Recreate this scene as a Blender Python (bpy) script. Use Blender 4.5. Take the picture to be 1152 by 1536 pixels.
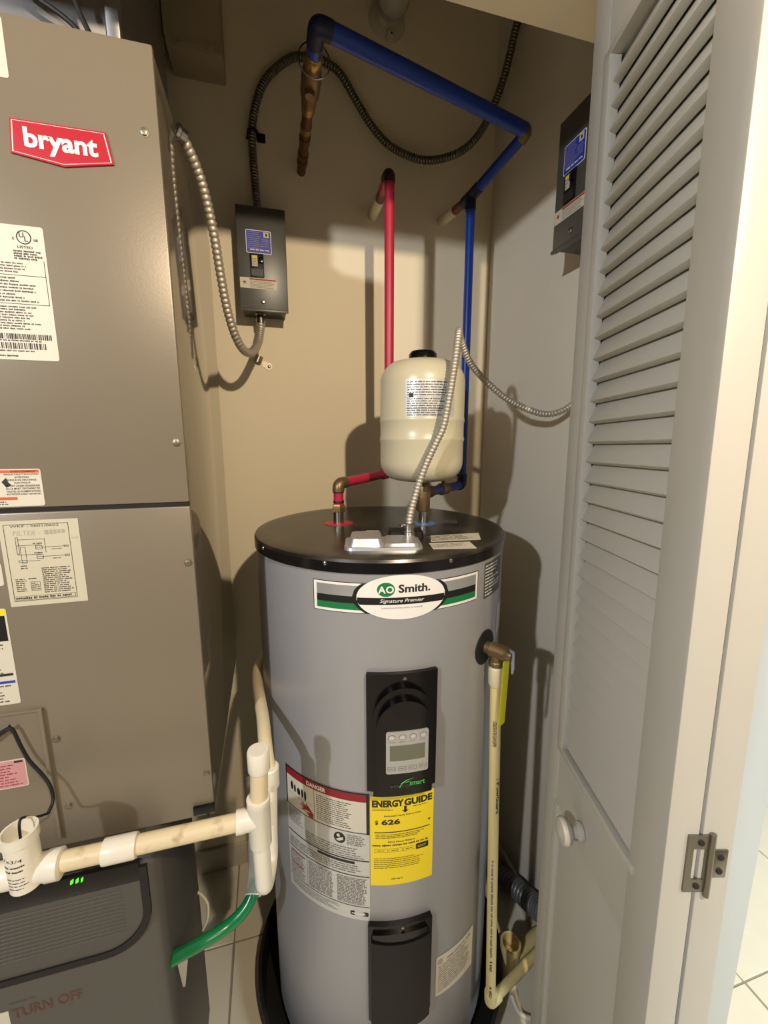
import bpy, bmesh, math, random
from mathutils import Vector, Matrix
from mathutils.geometry import tessellate_polygon

# ------------------------------------------------------------------ reset
for o in list(bpy.data.objects): bpy.data.objects.remove(o, do_unlink=True)
scene = bpy.context.scene
C = scene.collection
rnd = random.Random(7)

# ------------------------------------------------------------------ camera
ZC = 1.46
YAW = math.radians(15.2); PITCH = math.radians(10.1); FPX = 631.0
camd = bpy.data.cameras.new('camera'); cam = bpy.data.objects.new('camera', camd); C.objects.link(cam)
camd.sensor_fit = 'VERTICAL'; camd.sensor_height = 36.0; camd.sensor_width = 27.0
camd.lens = 36.0*FPX/1536.0
camd.clip_start = 0.01; camd.clip_end = 50
cam.location = (0, 0, ZC)
cam.rotation_euler = (math.pi/2-PITCH, 0, -YAW)
scene.camera = cam

# ------------------------------------------------------------------ world, lights, exposure
world = bpy.data.worlds.new('world'); scene.world = world; world.use_nodes = True
bg = world.node_tree.nodes['Background']
bg.inputs[0].default_value = (0.90, 0.86, 0.78, 1); bg.inputs[1].default_value = 0.06

def lamp(name, kind, loc, energy, col, **kw):
    d = bpy.data.lights.new(name, kind); d.energy = energy; d.color = col
    for k, v in kw.items(): setattr(d, k, v)
    o = bpy.data.objects.new(name, d); C.objects.link(o); o.location = loc
    return o
# warm lamp of the hallway, just to the right of and above the photographer
lamp('hall_lamp', 'POINT', (0.305, -0.50, 2.135), 76.0, (1.0, 0.81, 0.585), shadow_soft_size=0.02)
# cooler lamp further down the hallway on the left
lamp('hall_lamp_cool', 'POINT', (-1.25, -0.70, 2.08), 95.0, (0.95, 0.97, 1.0), shadow_soft_size=0.035)
# unseen cool fill, added to brighten the floor outside the closet
w = lamp('floor_fill', 'AREA', (1.80, -1.5, 2.1), 27.0, (0.84, 0.95, 1.0), shape='RECTANGLE', size=0.9, size_y=1.2, spread=math.radians(75))
w.rotation_euler = (Vector((1.7, 0.9, 0.0))-Vector((1.80, -1.5, 2.1))).to_track_quat('-Z', 'Y').to_euler()

vs = scene.view_settings
vs.view_transform = 'Standard'; vs.look = 'None'; vs.gamma = 1.0; vs.use_curve_mapping = False
vs.exposure = 0.0

# ------------------------------------------------------------------ materials
def lin(c):
    def f(x): return x/12.92 if x <= 0.04045 else ((x+0.055)/1.055)**2.4
    return tuple(f(v/255.0) for v in c)+(1.0,)
MAT = {}
def mat(name, rgb, rough=0.5, metal=0.0, spec=0.5, var=0.0, vscale=8.0, bump=0.0, bscale=200.0, emit=0.0, alpha=1.0,
        trans=0.0, coat=0.0, dirt=None, dirt_scale=6.0, dirt_lo=0.55, dirt_hi=0.75, stretch=None):
    m = bpy.data.materials.new(name); m.use_nodes = True
    nt = m.node_tree; b = nt.nodes['Principled BSDF']
    b.inputs['Base Color'].default_value = lin(rgb); b.inputs['Roughness'].default_value = rough
    b.inputs['Metallic'].default_value = metal; b.inputs['Specular IOR Level'].default_value = spec
    b.inputs['Alpha'].default_value = alpha; b.inputs['Transmission Weight'].default_value = trans
    b.inputs['Coat Weight'].default_value = coat
    tc = None
    if var or bump or dirt:
        tc = nt.nodes.new('ShaderNodeTexCoord'); src = tc.outputs['Object']
        if stretch:
            mp = nt.nodes.new('ShaderNodeMapping'); mp.inputs['Scale'].default_value = stretch
            nt.links.new(src, mp.inputs['Vector']); src = mp.outputs['Vector']
    col = None
    if var:
        n = nt.nodes.new('ShaderNodeTexNoise'); n.inputs['Scale'].default_value = vscale; n.inputs['Detail'].default_value = 4
        nt.links.new(src, n.inputs['Vector'])
        mx = nt.nodes.new('ShaderNodeMix'); mx.data_type = 'RGBA'
        a = lin(rgb); d = tuple(min(1, x*(1+var)) for x in a[:3])+(1,); e = tuple(x*(1-var) for x in a[:3])+(1,)
        mx.inputs['A'].default_value = e; mx.inputs['B'].default_value = d
        nt.links.new(n.outputs['Fac'], mx.inputs['Factor']); col = mx.outputs['Result']
    if dirt:
        n = nt.nodes.new('ShaderNodeTexNoise'); n.inputs['Scale'].default_value = dirt_scale; n.inputs['Detail'].default_value = 6
        nt.links.new(src, n.inputs['Vector'])
        r = nt.nodes.new('ShaderNodeMapRange'); r.inputs['From Min'].default_value = dirt_lo; r.inputs['From Max'].default_value = dirt_hi
        nt.links.new(n.outputs['Fac'], r.inputs['Value'])
        mx = nt.nodes.new('ShaderNodeMix'); mx.data_type = 'RGBA'
        nt.links.new(r.outputs['Result'], mx.inputs['Factor'])
        if col: nt.links.new(col, mx.inputs['A'])
        else: mx.inputs['A'].default_value = lin(rgb)
        mx.inputs['B'].default_value = lin(dirt); col = mx.outputs['Result']
    if col: nt.links.new(col, b.inputs['Base Color'])
    if bump:
        n = nt.nodes.new('ShaderNodeTexNoise'); n.inputs['Scale'].default_value = bscale; n.inputs['Detail'].default_value = 3
        nt.links.new(src, n.inputs['Vector'])
        bp = nt.nodes.new('ShaderNodeBump'); bp.inputs['Strength'].default_value = bump; bp.inputs['Distance'].default_value = 0.002
        nt.links.new(n.outputs['Fac'], bp.inputs['Height']); nt.links.new(bp.outputs['Normal'], b.inputs['Normal'])
    if emit:
        b.inputs['Emission Color'].default_value = lin(rgb); b.inputs['Emission Strength'].default_value = emit
    MAT[name] = m
    return m
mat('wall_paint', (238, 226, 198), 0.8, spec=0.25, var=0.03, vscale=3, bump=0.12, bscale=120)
mat('wall_paint_cool_lit', (224, 217, 202), 0.8, spec=0.25, var=0.03, vscale=3, bump=0.12, bscale=120)  # same wall paint, with the right side's cooler light put into the colour
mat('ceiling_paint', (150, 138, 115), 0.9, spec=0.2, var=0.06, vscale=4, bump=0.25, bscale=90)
mat('trim_paint', (205, 198, 178), 0.5, spec=0.4)
mat('door_paint', (182, 178, 168), 0.42, spec=0.45, bump=0.05, bscale=150)
mat('wall_cool_shade', (182, 183, 180), 0.5)  # front wall strip, its cool shaded light mixed into the colour
mat('flange_blue', (78, 112, 158), 0.45)
mat('tile', (226, 218, 198), 0.35, spec=0.5, var=0.05, vscale=14, bump=0.08, bscale=60)
mat('grout', (150, 142, 126), 0.9)
mat('cabinet', (131, 121, 105), 0.36, metal=0.15, spec=0.5, var=0.025, vscale=2.5, bump=0.05, bscale=400)
mat('cabinet_side', (122, 113, 97), 0.09, metal=0.25, spec=0.9, var=0.02, vscale=2.5, coat=0.5)
mat('seam_dark', (28, 24, 20), 0.8)
mat('galv', (150, 150, 150), 0.38, metal=0.85, var=0.18, vscale=9, stretch=(1, 1, 0.25))
mat('steel', (176, 172, 164), 0.26, metal=1.0)
mat('flex_steel', (200, 193, 178), 0.52, metal=0.75, var=0.08, vscale=40)
mat('flex_dark', (122, 116, 104), 0.38, metal=0.9, var=0.1, vscale=40)
mat('zinc', (150, 142, 124), 0.42, metal=0.85)
mat('brass', (132, 110, 78), 0.42, metal=0.75, var=0.12, vscale=50)
mat('brass_bright', (184, 150, 98), 0.3, metal=0.9)
mat('copper', (116, 78, 58), 0.45, metal=0.7, var=0.2, vscale=40)
mat('red_pipe', (178, 38, 62), 0.4, spec=0.5, var=0.06, vscale=30)
mat('blue_pipe', (22, 62, 158), 0.38, spec=0.5, var=0.08, vscale=30)
mat('solder_dark', (52, 34, 34), 0.5)
mat('blue_dark', (16, 26, 62), 0.5)
mat('cream_plastic', (214, 204, 172), 0.5)
mat('pvc', (232, 226, 210), 0.32, spec=0.5, var=0.02, vscale=20)
mat('pvc_aged', (222, 205, 168), 0.4, spec=0.45, var=0.04, vscale=18, dirt=(170, 140, 96), dirt_scale=32, dirt_lo=0.62, dirt_hi=0.8)
mat('cpvc', (226, 206, 146), 0.38, spec=0.45, var=0.03, vscale=12)
mat('tank_cream', (204, 196, 168), 0.3, spec=0.5)
mat('jacket', (163, 163, 166), 0.36, metal=0.25, spec=0.5, var=0.015, vscale=3, bump=0.03, bscale=300)
mat('lid_black', (24, 22, 21), 0.28, spec=0.6, dirt=(96, 84, 66), dirt_scale=9, dirt_lo=0.5, dirt_hi=0.9)
mat('rim_black', (16, 15, 16), 0.22, spec=0.6)
mat('black_plastic', (11, 10, 10), 0.22, spec=0.35)
mat('black_matte', (15, 14, 13), 0.5, spec=0.3)
mat('rubber', (16, 15, 15), 0.6)
mat('box_grey', (88, 88, 85), 0.38, metal=0.3, spec=0.5)
mat('box_dark', (52, 53, 51), 0.4, metal=0.3)
mat('label_white', (212, 206, 190), 0.5)
mat('label_paper', (200, 194, 170), 0.6)
mat('label_silver', (206, 205, 202), 0.35, metal=0.3)
mat('label_pink', (206, 148, 150), 0.55)
mat('label_blue', (42, 60, 168), 0.4)
mat('label_yellow', (246, 220, 34), 0.45)
mat('label_orange', (206, 92, 44), 0.5)
mat('label_red', (178, 22, 40), 0.4)
mat('label_darkred', (140, 28, 40), 0.5)
mat('label_green', (26, 118, 68), 0.45)
mat('label_black', (24, 22, 22), 0.45)
mat('label_grey', (74, 74, 74), 0.45)
mat('ink', (40, 37, 35), 0.6)
mat('ink_soft', (112, 106, 98), 0.6)
mat('ink_faint', (168, 162, 148), 0.6)
mat('ink_white', (238, 236, 230), 0.5)
mat('ink_green', (80, 190, 92), 0.5)
mat('brushed', (222, 223, 225), 0.34, metal=0.8, var=0.1, vscale=10, stretch=(1, 1, 0.05))
mat('display_grey', (182, 182, 178), 0.4, metal=0.3)
mat('lcd', (104, 106, 88), 0.2, spec=0.6)
mat('paper_tag', (220, 214, 40), 0.5)
mat('lead_seal', (176, 184, 202), 0.3, metal=0.4)
mat('humid_grey', (84, 81, 75), 0.45, spec=0.4)
mat('humid_panel', (78, 75, 69), 0.5)
mat('led_green', (70, 255, 40), 0.4, emit=1.6)
mat('red_marker', (96, 58, 50), 0.6)
mat('hose_green', (16, 116, 64), 0.25, spec=0.6)
mat('clear_plastic', (226, 222, 206), 0.15, spec=0.5, alpha=0.35)
mat('duct_grey', (112, 113, 114), 0.4, metal=0.4, var=0.1, vscale=20)
mat('glass_frost', (198, 192, 178), 0.35, spec=0.5, alpha=0.8)
mat('porcelain', (200, 192, 172), 0.3)
mat('hinge_steel', (132, 128, 116), 0.34, metal=0.9)
mat('drywall', (168, 154, 128), 0.9, bump=0.4, bscale=60)
mat('wood_dark', (92, 70, 48), 0.7)

# ------------------------------------------------------------------ builders
MW = {}
class B:
    def __init__(self): self.bm = bmesh.new(); self.mats = []; self.i = 0
    def use(self, m):
        if m not in self.mats: self.mats.append(m)
        self.i = self.mats.index(m); return self
    def face(self, vs):
        try: f = self.bm.faces.new(vs)
        except ValueError: return None
        f.material_index = self.i; return f
    def v(self, p): return self.bm.verts.new(p)
    def box(self, a, b, bevel=0.0, seg=2):
        x0, y0, z0 = a; x1, y1, z1 = b
        P = [(x0,y0,z0),(x1,y0,z0),(x1,y1,z0),(x0,y1,z0),(x0,y0,z1),(x1,y0,z1),(x1,y1,z1),(x0,y1,z1)]
        vs = [self.v(p) for p in P]
        fs = [self.face([vs[k] for k in q]) for q in ((3,2,1,0),(4,5,6,7),(0,1,5,4),(1,2,6,5),(2,3,7,6),(3,0,4,7))]
        if bevel:
            es = list({e for f in fs for e in f.edges})
            r = bmesh.ops.bevel(self.bm, geom=es, offset=bevel, segments=seg, affect='EDGES', profile=0.5)
            for f in r['faces']: f.material_index = self.i
        return self
    def hexa(self, P, bevel=0.0):
        vs = [self.v(p) for p in P]
        fs = [self.face([vs[k] for k in q]) for q in ((3,2,1,0),(4,5,6,7),(0,1,5,4),(1,2,6,5),(2,3,7,6),(3,0,4,7))]
        if bevel:
            es = list({e for f in fs for e in f.edges})
            r = bmesh.ops.bevel(self.bm, geom=es, offset=bevel, segments=2, affect='EDGES', profile=0.5)
            for f in r['faces']: f.material_index = self.i
        return self
    def tube(self, pts, r, seg=14, caps=True):
        pts = [Vector(p) for p in pts]; n = len(pts)
        rs = r if isinstance(r, (list, tuple)) else [r]*n
        t0 = (pts[1]-pts[0]).normalized()
        up = Vector((0,0,1)) if abs(t0.z) < 0.9 else Vector((1,0,0))
        nx = t0.cross(up).normalized(); rings = []
        for k in range(n):
            if k == 0: t = t0
            elif k == n-1: t = (pts[k]-pts[k-1]).normalized()
            else: t = ((pts[k+1]-pts[k]).normalized()+(pts[k]-pts[k-1]).normalized())
            if t.length < 1e-6: t = (pts[k]-pts[k-1])
            t.normalize()
            nx = (nx-t*nx.dot(t)).normalized(); ny = t.cross(nx)
            rings.append([self.v(pts[k]+(nx*math.cos(2*math.pi*j/seg)+ny*math.sin(2*math.pi*j/seg))*rs[k]) for j in range(seg)])
        for k in range(n-1):
            for j in range(seg):
                self.face([rings[k][j], rings[k][(j+1) % seg], rings[k+1][(j+1) % seg], rings[k+1][j]])
        if caps:
            self.face(list(reversed(rings[0]))); self.face(rings[-1])
        return self
    def lathe(self, c, prof, seg=40, axis=(0,0,1), caps=True):
        ax = Vector(axis).normalized(); c = Vector(c)
        up = Vector((0,0,1)) if abs(ax.z) < 0.9 else Vector((1,0,0))
        ex = ax.cross(up).normalized(); ey = ax.cross(ex)
        rings = []
        for (r, h) in prof:
            rings.append([self.v(c+ax*h+(ex*math.cos(2*math.pi*j/seg)+ey*math.sin(2*math.pi*j/seg))*max(r, 1e-5)) for j in range(seg)])
        for k in range(len(rings)-1):
            for j in range(seg):
                self.face([rings[k][j], rings[k][(j+1) % seg], rings[k+1][(j+1) % seg], rings[k+1][j]])
        if caps:
            self.face(list(reversed(rings[0]))); self.face(rings[-1])
        return self
    # prism from a polygon given on a surface, between heights h0 and h1
    def poly(self, S, pts, h0, h1=None):
        top = [self.v(S(u, v, h0 if h1 is None else h1)) for u, v in pts]
        tri = tessellate_polygon([[Vector((u, v, 0)) for u, v in pts]])
        for t in tri: self.face([top[k] for k in t])
        if h1 is not None:
            bot = [self.v(S(u, v, h0)) for u, v in pts]; n = len(pts)
            for k in range(n): self.face([bot[k], bot[(k+1) % n], top[(k+1) % n], top[k]])
            for t in tri: self.face([bot[k] for k in reversed(t)])
        return self
    # column-wise sheet / slab on any surface: bounds vb(u)..vt(u)
    def slab(self, S, u0, u1, vb, vt, h1, h0=None, n=12):
        fb = vb if callable(vb) else (lambda u: vb); ft = vt if callable(vt) else (lambda u: vt)
        us = [u0+(u1-u0)*k/n for k in range(n+1)]
        T = [(self.v(S(u, fb(u), h1)), self.v(S(u, ft(u), h1))) for u in us]
        for k in range(n): self.face([T[k][0], T[k+1][0], T[k+1][1], T[k][1]])
        if h0 is not None:
            D = [(self.v(S(u, fb(u), h0)), self.v(S(u, ft(u), h0))) for u in us]
            for k in range(n):
                self.face([D[k][1], D[k+1][1], D[k+1][0], D[k][0]])
                self.face([T[k][1], T[k+1][1], D[k+1][1], D[k][1]])
                self.face([D[k][0], D[k+1][0], T[k+1][0], T[k][0]])
            self.face([D[0][0], T[0][0], T[0][1], D[0][1]]); self.face([D[n][1], T[n][1], T[n][0], D[n][0]])
        return self
    def rect(self, S, u0, v0, u1, v1, h, n=1):
        return self.slab(S, u0, u1, v0, v1, h, n=n)
    def frame(self, S, u0, v0, u1, v1, t, h, n=1):
        self.rect(S, u0, v0, u1, v0+t, h, n); self.rect(S, u0, v1-t, u1, v1, h, n)
        self.rect(S, u0, v0+t, u0+t, v1-t, h); self.rect(S, u1-t, v0+t, u1, v1-t, h)
        return self
    def words(self, S, u0, v0, u1, v1, rows, h, fill=0.95, frac=0.5, seed=1, ragged=0.25):
        r = random.Random(seed); p = (v1-v0)/rows
        for k in range(rows):
            vv = v1-p*(k+0.5); u = u0; end = u0+(u1-u0)*fill*(1-ragged*r.random())
            k_ = p*frac
            while u < end:
                for _ in range(r.randint(2, 8)):
                    if u > end: break
                    wd = k_*r.uniform(0.42, 0.72); hh = k_*r.choice((0.34, 0.36, 0.5)); lo_ = k_*r.choice((0.36, 0.36, 0.5))
                    self.rect(S, u, vv-lo_, u+wd, vv+hh, h); u += wd+k_*0.16
                u += k_*0.6
        return self
    def text(self, S, s, u, v, height, h, align='C', width=None, shear=0.0, bold=0.0, rot=0.0, deform=None):
        cu = bpy.data.curves.new('t', 'FONT'); cu.body = s; cu.shear = shear; cu.offset = bold; cu.resolution_u = 3
        ob = bpy.data.objects.new('t', cu)
        me = bpy.data.meshes.new_from_object(ob)
        if me.vertices:
            xs = [q.co.x for q in me.vertices]; ys = [q.co.y for q in me.vertices]
            x0, x1, y0, y1 = min(xs), max(xs), min(ys), max(ys)
            k = height/(y1-y0); kx = k if width is None else width/(x1-x0); wd = (x1-x0)*kx
            du = {'C': -wd/2, 'L': 0, 'R': -wd}[align]
            cr, sr = math.cos(rot), math.sin(rot)
            V = []
            for q in me.vertices:
                a = (q.co.x-x0)*kx+du; b = (q.co.y-y0)*k
                if deform: a, b = deform(a, b)
                V.append(self.v(S(u+a*cr-b*sr, v+a*sr+b*cr, h)))
            for f in me.polygons: self.face([V[j] for j in f.vertices])
        bpy.data.meshes.remove(me); bpy.data.objects.remove(ob); bpy.data.curves.remove(cu)
        return self
    def mesh(self, name, M=None, flat=False, ang=38):
        bm = self.bm
        if M is not None: bm.transform(M)
        bmesh.ops.recalc_face_normals(bm, faces=bm.faces[:]) if not flat else None
        lim = math.radians(ang)
        for f in bm.faces: f.smooth = not flat
        for e in bm.edges:
            if len(e.link_faces) == 2 and e.calc_face_angle(0) > lim: e.smooth = False
        me = bpy.data.meshes.new(name); bm.to_mesh(me); bm.free()
        for m in self.mats: me.materials.append(MAT[m])
        return me

def tag(o, label=None, cat=None, group=None, kind=None):
    if label: o['label'] = label
    if cat: o['category'] = cat
    if group: o['group'] = group
    if kind: o['kind'] = kind
    return o
def empty(name, loc=(0,0,0), rot=None):
    o = bpy.data.objects.new(name, None); C.objects.link(o); o.location = loc; o.empty_display_size = 0.05
    M = Matrix.Translation(loc)
    if rot is not None: o.rotation_euler = rot; M = M @ rot.to_matrix().to_4x4()
    MW[o.name] = M
    return o
def thing(name, loc, label, cat, group=None, rot=None):
    return tag(empty(name, loc, rot), label, cat, group)
def part(name, b, parent, label=None, local=False, flat=False, kind=None):
    M = MW[parent.name]
    me = b.mesh(name, None if local else M.inverted(), flat)
    o = bpy.data.objects.new(name, me); C.objects.link(o); o.parent = parent; MW[o.name] = M
    if kind is None and 'print' in name: kind = 'stuff'
    return tag(o, label, kind=kind)
def solo(name, b, loc, label=None, cat=None, group=None, kind=None):
    me = b.mesh(name, Matrix.Translation(loc).inverted())
    o = bpy.data.objects.new(name, me); C.objects.link(o); o.location = loc; MW[o.name] = Matrix.Translation(loc)
    return tag(o, label, cat, group, kind)
def inst(name, me, parent, loc, rot=None, world=True):
    o = bpy.data.objects.new(name, me); C.objects.link(o); o.parent = parent
    l = Vector(loc)
    if world: l = MW[parent.name].inverted() @ l
    o.location = l
    if rot is not None: o.rotation_euler = rot
    MW[o.name] = MW[parent.name] @ Matrix.Translation(l)
    return o
def flatS(o, eu, ev):
    o, eu, ev = Vector(o), Vector(eu), Vector(ev); n = eu.cross(ev)
    return lambda u, v, h: o+eu*u+ev*v+n*h
def cylS(cx, cy, R):          # u = arc length from the -Y side (positive to +X), v = world z
    return lambda u, v, h: Vector((cx+(R+h)*math.sin(u/R), cy-(R+h)*math.cos(u/R), v))
def spline(P, step=0.004):
    P = [Vector(p) for p in P]; Q = [P[0]*2-P[1]]+P+[P[-1]*2-P[-2]]; out = []
    for k in range(1, len(Q)-2):
        a, b, c, d = Q[k-1], Q[k], Q[k+1], Q[k+2]; n = max(2, int((c-b).length/step))
        for j in range(n):
            t = j/n
            out.append(0.5*((2*b)+(c-a)*t+(2*a-5*b+4*c-d)*t*t+(3*b-a-3*c+d)*t**3))
    out.append(P[-1]); return out
def resample(P, step):
    L = [0.0]
    for k in range(1, len(P)): L.append(L[-1]+(P[k]-P[k-1]).length)
    n = max(2, int(L[-1]/step)); out = []; j = 0
    for k in range(n+1):
        s = L[-1]*k/n
        while j < len(L)-2 and L[j+1] < s: j += 1
        t = (s-L[j])/max(1e-9, L[j+1]-L[j]); out.append(P[j].lerp(P[j+1], t))
    return out
def flex(b, P, r0, r1=None, pitch=0.0068, seg=14):
    pts = resample(spline(P, 0.004), pitch/5.0); n = len(pts); r1 = r1 or r0
    prof = (0.76, 0.96, 1.0, 0.99, 0.90)
    b.tube(pts, [(r0+(r1-r0)*k/(n-1))*prof[k % 5] for k in range(n)], seg); return b
def arc_pts(a, c, b, r, n=8):
    """fillet between segments a-c and c-b"""
    a, c, b = Vector(a), Vector(c), Vector(b)
    d1 = (a-c).normalized(); d2 = (b-c).normalized(); th = d1.angle(d2); t = r/math.tan(th/2)
    p, q = c+d1*t, c+d2*t
    return [p*(1-k/n)**2+c*2*(k/n)*(1-k/n)+q*(k/n)**2 for k in range(n+1)]
def path(P, r):
    out = [Vector(P[0])]
    for k in range(1, len(P)-1): out += arc_pts(P[k-1], P[k], P[k+1], r)
    return out+[Vector(P[-1])]
def rr(u0, v0, u1, v1, r, n=4):
    out = []
    for cx, cy, a0 in ((u1-r, v1-r, 0), (u0+r, v1-r, 90), (u0+r, v0+r, 180), (u1-r, v0+r, 270)):
        for k in range(n+1):
            a = math.radians(a0+90*k/n); out.append((cx+r*math.cos(a), cy+r*math.sin(a)))
    return out
def screw_mesh(m='zinc', r=0.0048, h=0.004, hexh=True):
    b = B().use(m)
    b.lathe((0,0,0), [(r*1.35, 0), (r*1.35, h*0.25), (r, h*0.3), (r, h*0.9), (r*0.8, h)], 6 if hexh else 14, (0,-1,0))
    return b.mesh('screw')

# ================================================================== SETTING
YB = 1.32; XR = 0.708; YH = 0.540; YI = 0.656; ZH = 2.06
solo('wall_back', B().use('wall_paint').box((-0.85, YB, 0), (0.82, YB+0.1, 2.8)), (0, YB, 0), kind='structure')
solo('wall_right', B().use('wall_paint_cool_lit').box((XR, YI, 0), (0.97, YB, 2.8)), (XR, 1, 0), kind='structure')
solo('wall_left', B().use('wall_paint').box((-0.85, YI, 0), (-0.74, YB, 2.8)), (-0.8, 1, 0), kind='structure')
bf = B().use('wall_paint')
bf.box((0.575, YH, 0), (0.985, YI, 2.8)).box((-1.9, YH, 0), (-0.80, YI, 2.8)).box((-0.80, YH, ZH), (0.575, YI, 2.8))
solo('wall_front', bf, (0, YH, 0), kind='structure')
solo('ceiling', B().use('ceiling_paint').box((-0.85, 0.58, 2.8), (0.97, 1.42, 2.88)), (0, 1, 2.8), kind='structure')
solo('baseboard_back', B().use('trim_paint').box((-0.74, YB-0.012, 0), (XR, YB, 0.085), 0.003), (0, YB, 0), kind='structure')
solo('baseboard_right', B().use('trim_paint').box((XR-0.012, 0.66, 0), (XR, YB-0.012, 0.085), 0.003), (XR, 1, 0), kind='structure')
solo('trim_1', B().use('door_paint').box((0.553, 0.535, 0), (0.575, 0.66, ZH-0.001), 0.003), (0.565, 0.6, 0), kind='structure')
solo('wall_front_cool_skin', B().use('wall_cool_shade').box((0.578, YH-0.012, 0), (0.985, YH, 2.8), 0.002), (0.8, YH, 0), kind='structure')  # board added over the front wall; its colour carries the cool shade
# far wall of the neighbouring room
solo('wall_far', B().use('trim_paint').box((2.02, -2.4, 0), (2.10, 3.2, 2.8)), (2.06, 0.4, 0), kind='structure')
solo('baseboard_far', B().use('black_matte').box((2.005, -2.4, 0), (2.02, 3.2, 0.02)), (2.01, 0.4, 0), kind='structure')
# floor of square tiles
fl = solo('floor', B().use('grout').box((-2.2, -2.4, -0.05), (2.1, 3.2, -0.0025)), (0, 0, 0), kind='structure')
TX, TY = 0.449, 0.46
bt = B().use('tile'); bt.box((-TX/2+0.0022, -TY/2+0.0022, -0.012), (TX/2-0.0022, TY/2-0.0022, 0), 0.0015, 1)
tm = bt.mesh('floor_tile')
for i in range(-4, 5):
    for j in range(-5, 5):
        x = -0.164+TX*(i+0.5); y = 0.615+TY*(j+0.5)
        if x-TX/2 < -2.2 or x+TX/2 > 2.1 or y+TY/2 > 3.2: continue
        inst('floor_tile', tm, fl, (x, y, 0))
# boxed-out drywall chase with a torn lower edge
bd = B().use('drywall'); bd.box((-0.185, 1.20, 2.345), (-0.062, 1.318, 2.795), 0.004)
ch = thing('drywall_chase', (-0.12, 1.26, 2.345), 'boxed-out drywall chase with torn lower edge above the air handler', 'chase')
part('casing', bd, ch)
bd = B().use('drywall')
for k in range(9):
    x = -0.18+0.013*k; d = rnd.uniform(0.004, 0.018)
    bd.hexa([(x, 1.199, 2.345-d), (x+0.013, 1.199, 2.345-rnd.uniform(0.002, 0.014)), (x+0.013, 1.225, 2.345), (x, 1.225, 2.345),
             (x, 1.199, 2.352), (x+0.013, 1.199, 2.352), (x+0.013, 1.225, 2.352), (x, 1.225, 2.352)])
part('torn_edge', bd, ch, 'torn paper edge of the drywall')

# ================================================================== BIFOLD DOOR (two folded panels)
def door(name, l0, mirror):
    a = math.radians(1.4)
    fd = Vector((math.sin(YAW), math.cos(YAW), 0)); Rv = Vector((math.cos(YAW), -math.sin(YAW), 0))
    KD = 0.951; s0 = KD*(0.55-0.0357); lc = KD*(l0+0.0175)
    from mathutils import Euler
    base = fd*s0+Rv*lc+Vector((0, 0, 0.015))
    E = (Matrix.Rotation(math.pi/2-YAW, 3, 'Z') @ Matrix.Rotation(a, 3, 'Y')).to_euler()
    root = tag(empty(name, base, E), kind='structure')
    # local frame: x = along the panel (s-0.55), y = to the left (visible face at +0.0175), z = up from the base
    def X(s): return KD*(s-0.55)
    Z = lambda z: max(0.0, 1.46+(z-1.46)*KD-0.015)
    T = 0.0175*KD; sg = -1 if mirror else 1
    def P(nm, b, label=None): return part(nm, b, root, label, local=True)
    zt = 2.115
    P('stile', B().use('door_paint').box((X(0.394), -T, 0), (X(0.452), T, Z(zt)), 0.0015))
    P('stile', B().use('door_paint').box((X(0.660), -T, 0), (X(0.706), T, Z(zt)), 0.0015))
    P('rail', B().use('door_paint').box((X(0.452), -T+0.001, Z(1.968)), (X(0.660), T-0.001, Z(zt))))
    P('rail', B().use('door_paint').box((X(0.452), -T+0.001, Z(0.826)), (X(0.660), T-0.001, Z(0.940))))
    P('rail', B().use('door_paint').box((X(0.452), -T+0.001, 0), (X(0.660), T-0.001, Z(0.20))))
    # beads round the louvre opening
    yo = T*sg
    def bead(a, b_):
        lo = [min(p, q) for p, q in zip(a, b_)]; hi = [max(p, q) for p, q in zip(a, b_)]
        return B().use('door_paint').box(lo, hi, 0.0012)
    P('bead', bead((X(0.645), yo-0.012*sg, Z(0.940)), (X(0.664), yo+0.003*sg, Z(1.968))))
    P('bead', bead((X(0.440), yo-0.012*sg, Z(0.930)), (X(0.664), yo+0.003*sg, Z(0.941))))
    P('bead', bead((X(0.440), yo-0.012*sg, Z(1.966)), (X(0.664), yo+0.003*sg, Z(1.977))))
    # slats
    b = B().use('door_paint')
    q = 0.0092
    ya, yb_ = X(0.450), X(0.646)
    b.hexa([(ya, 0.0058, -0.0205), (yb_, 0.0058, -0.0205), (yb_, -0.0130, 0.0175), (ya, -0.0130, 0.0175),
            (ya, 0.0150, -0.0165), (yb_, 0.0150, -0.0165), (yb_, -0.0035, 0.0215), (ya, -0.0035, 0.0215)], 0.0014)
    if mirror: b.bm.transform(Matrix.Scale(-1, 4, (0, 1, 0)))
    me = b.mesh('slat')
    for k in range(34):
        z = 1.284+0.01-0.02986*11+0.02986*k
        inst('slat', me, root, (0, 0, Z(z)), world=False)
    # raised lower panel
    S = flatS((0, yo-0.004*sg, 0), (1, 0, 0), (0, 0, 1))
    b = B().use('door_paint')
    y1 = T-0.008; y2 = T+0.0005
    u0, u1, v0, v1 = X(0.452), X(0.660), Z(0.20), Z(0.826); m = 0.03
    for s_ in (1, -1):
        o_ = [b.v((u, s_*y1, v)) for u, v in ((u0, v0), (u1, v0), (u1, v1), (u0, v1))]
        i_ = [b.v((u, s_*y2, v)) for u, v in ((u0+m, v0+m), (u1-m, v0+m), (u1-m, v1-m), (u0+m, v1-m))]
        for k in range(4): b.face([o_[k], o_[(k+1) % 4], i_[(k+1) % 4], i_[k]])
        b.face(i_)
    P('panel', b)
    P('bead', bead((X(0.648), yo-0.012*sg, Z(0.20)), (X(0.664), yo+0.002*sg, Z(0.828))))
    return root, X, Z
d1, X, Z = door('door_1', 0.305, False)
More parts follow.
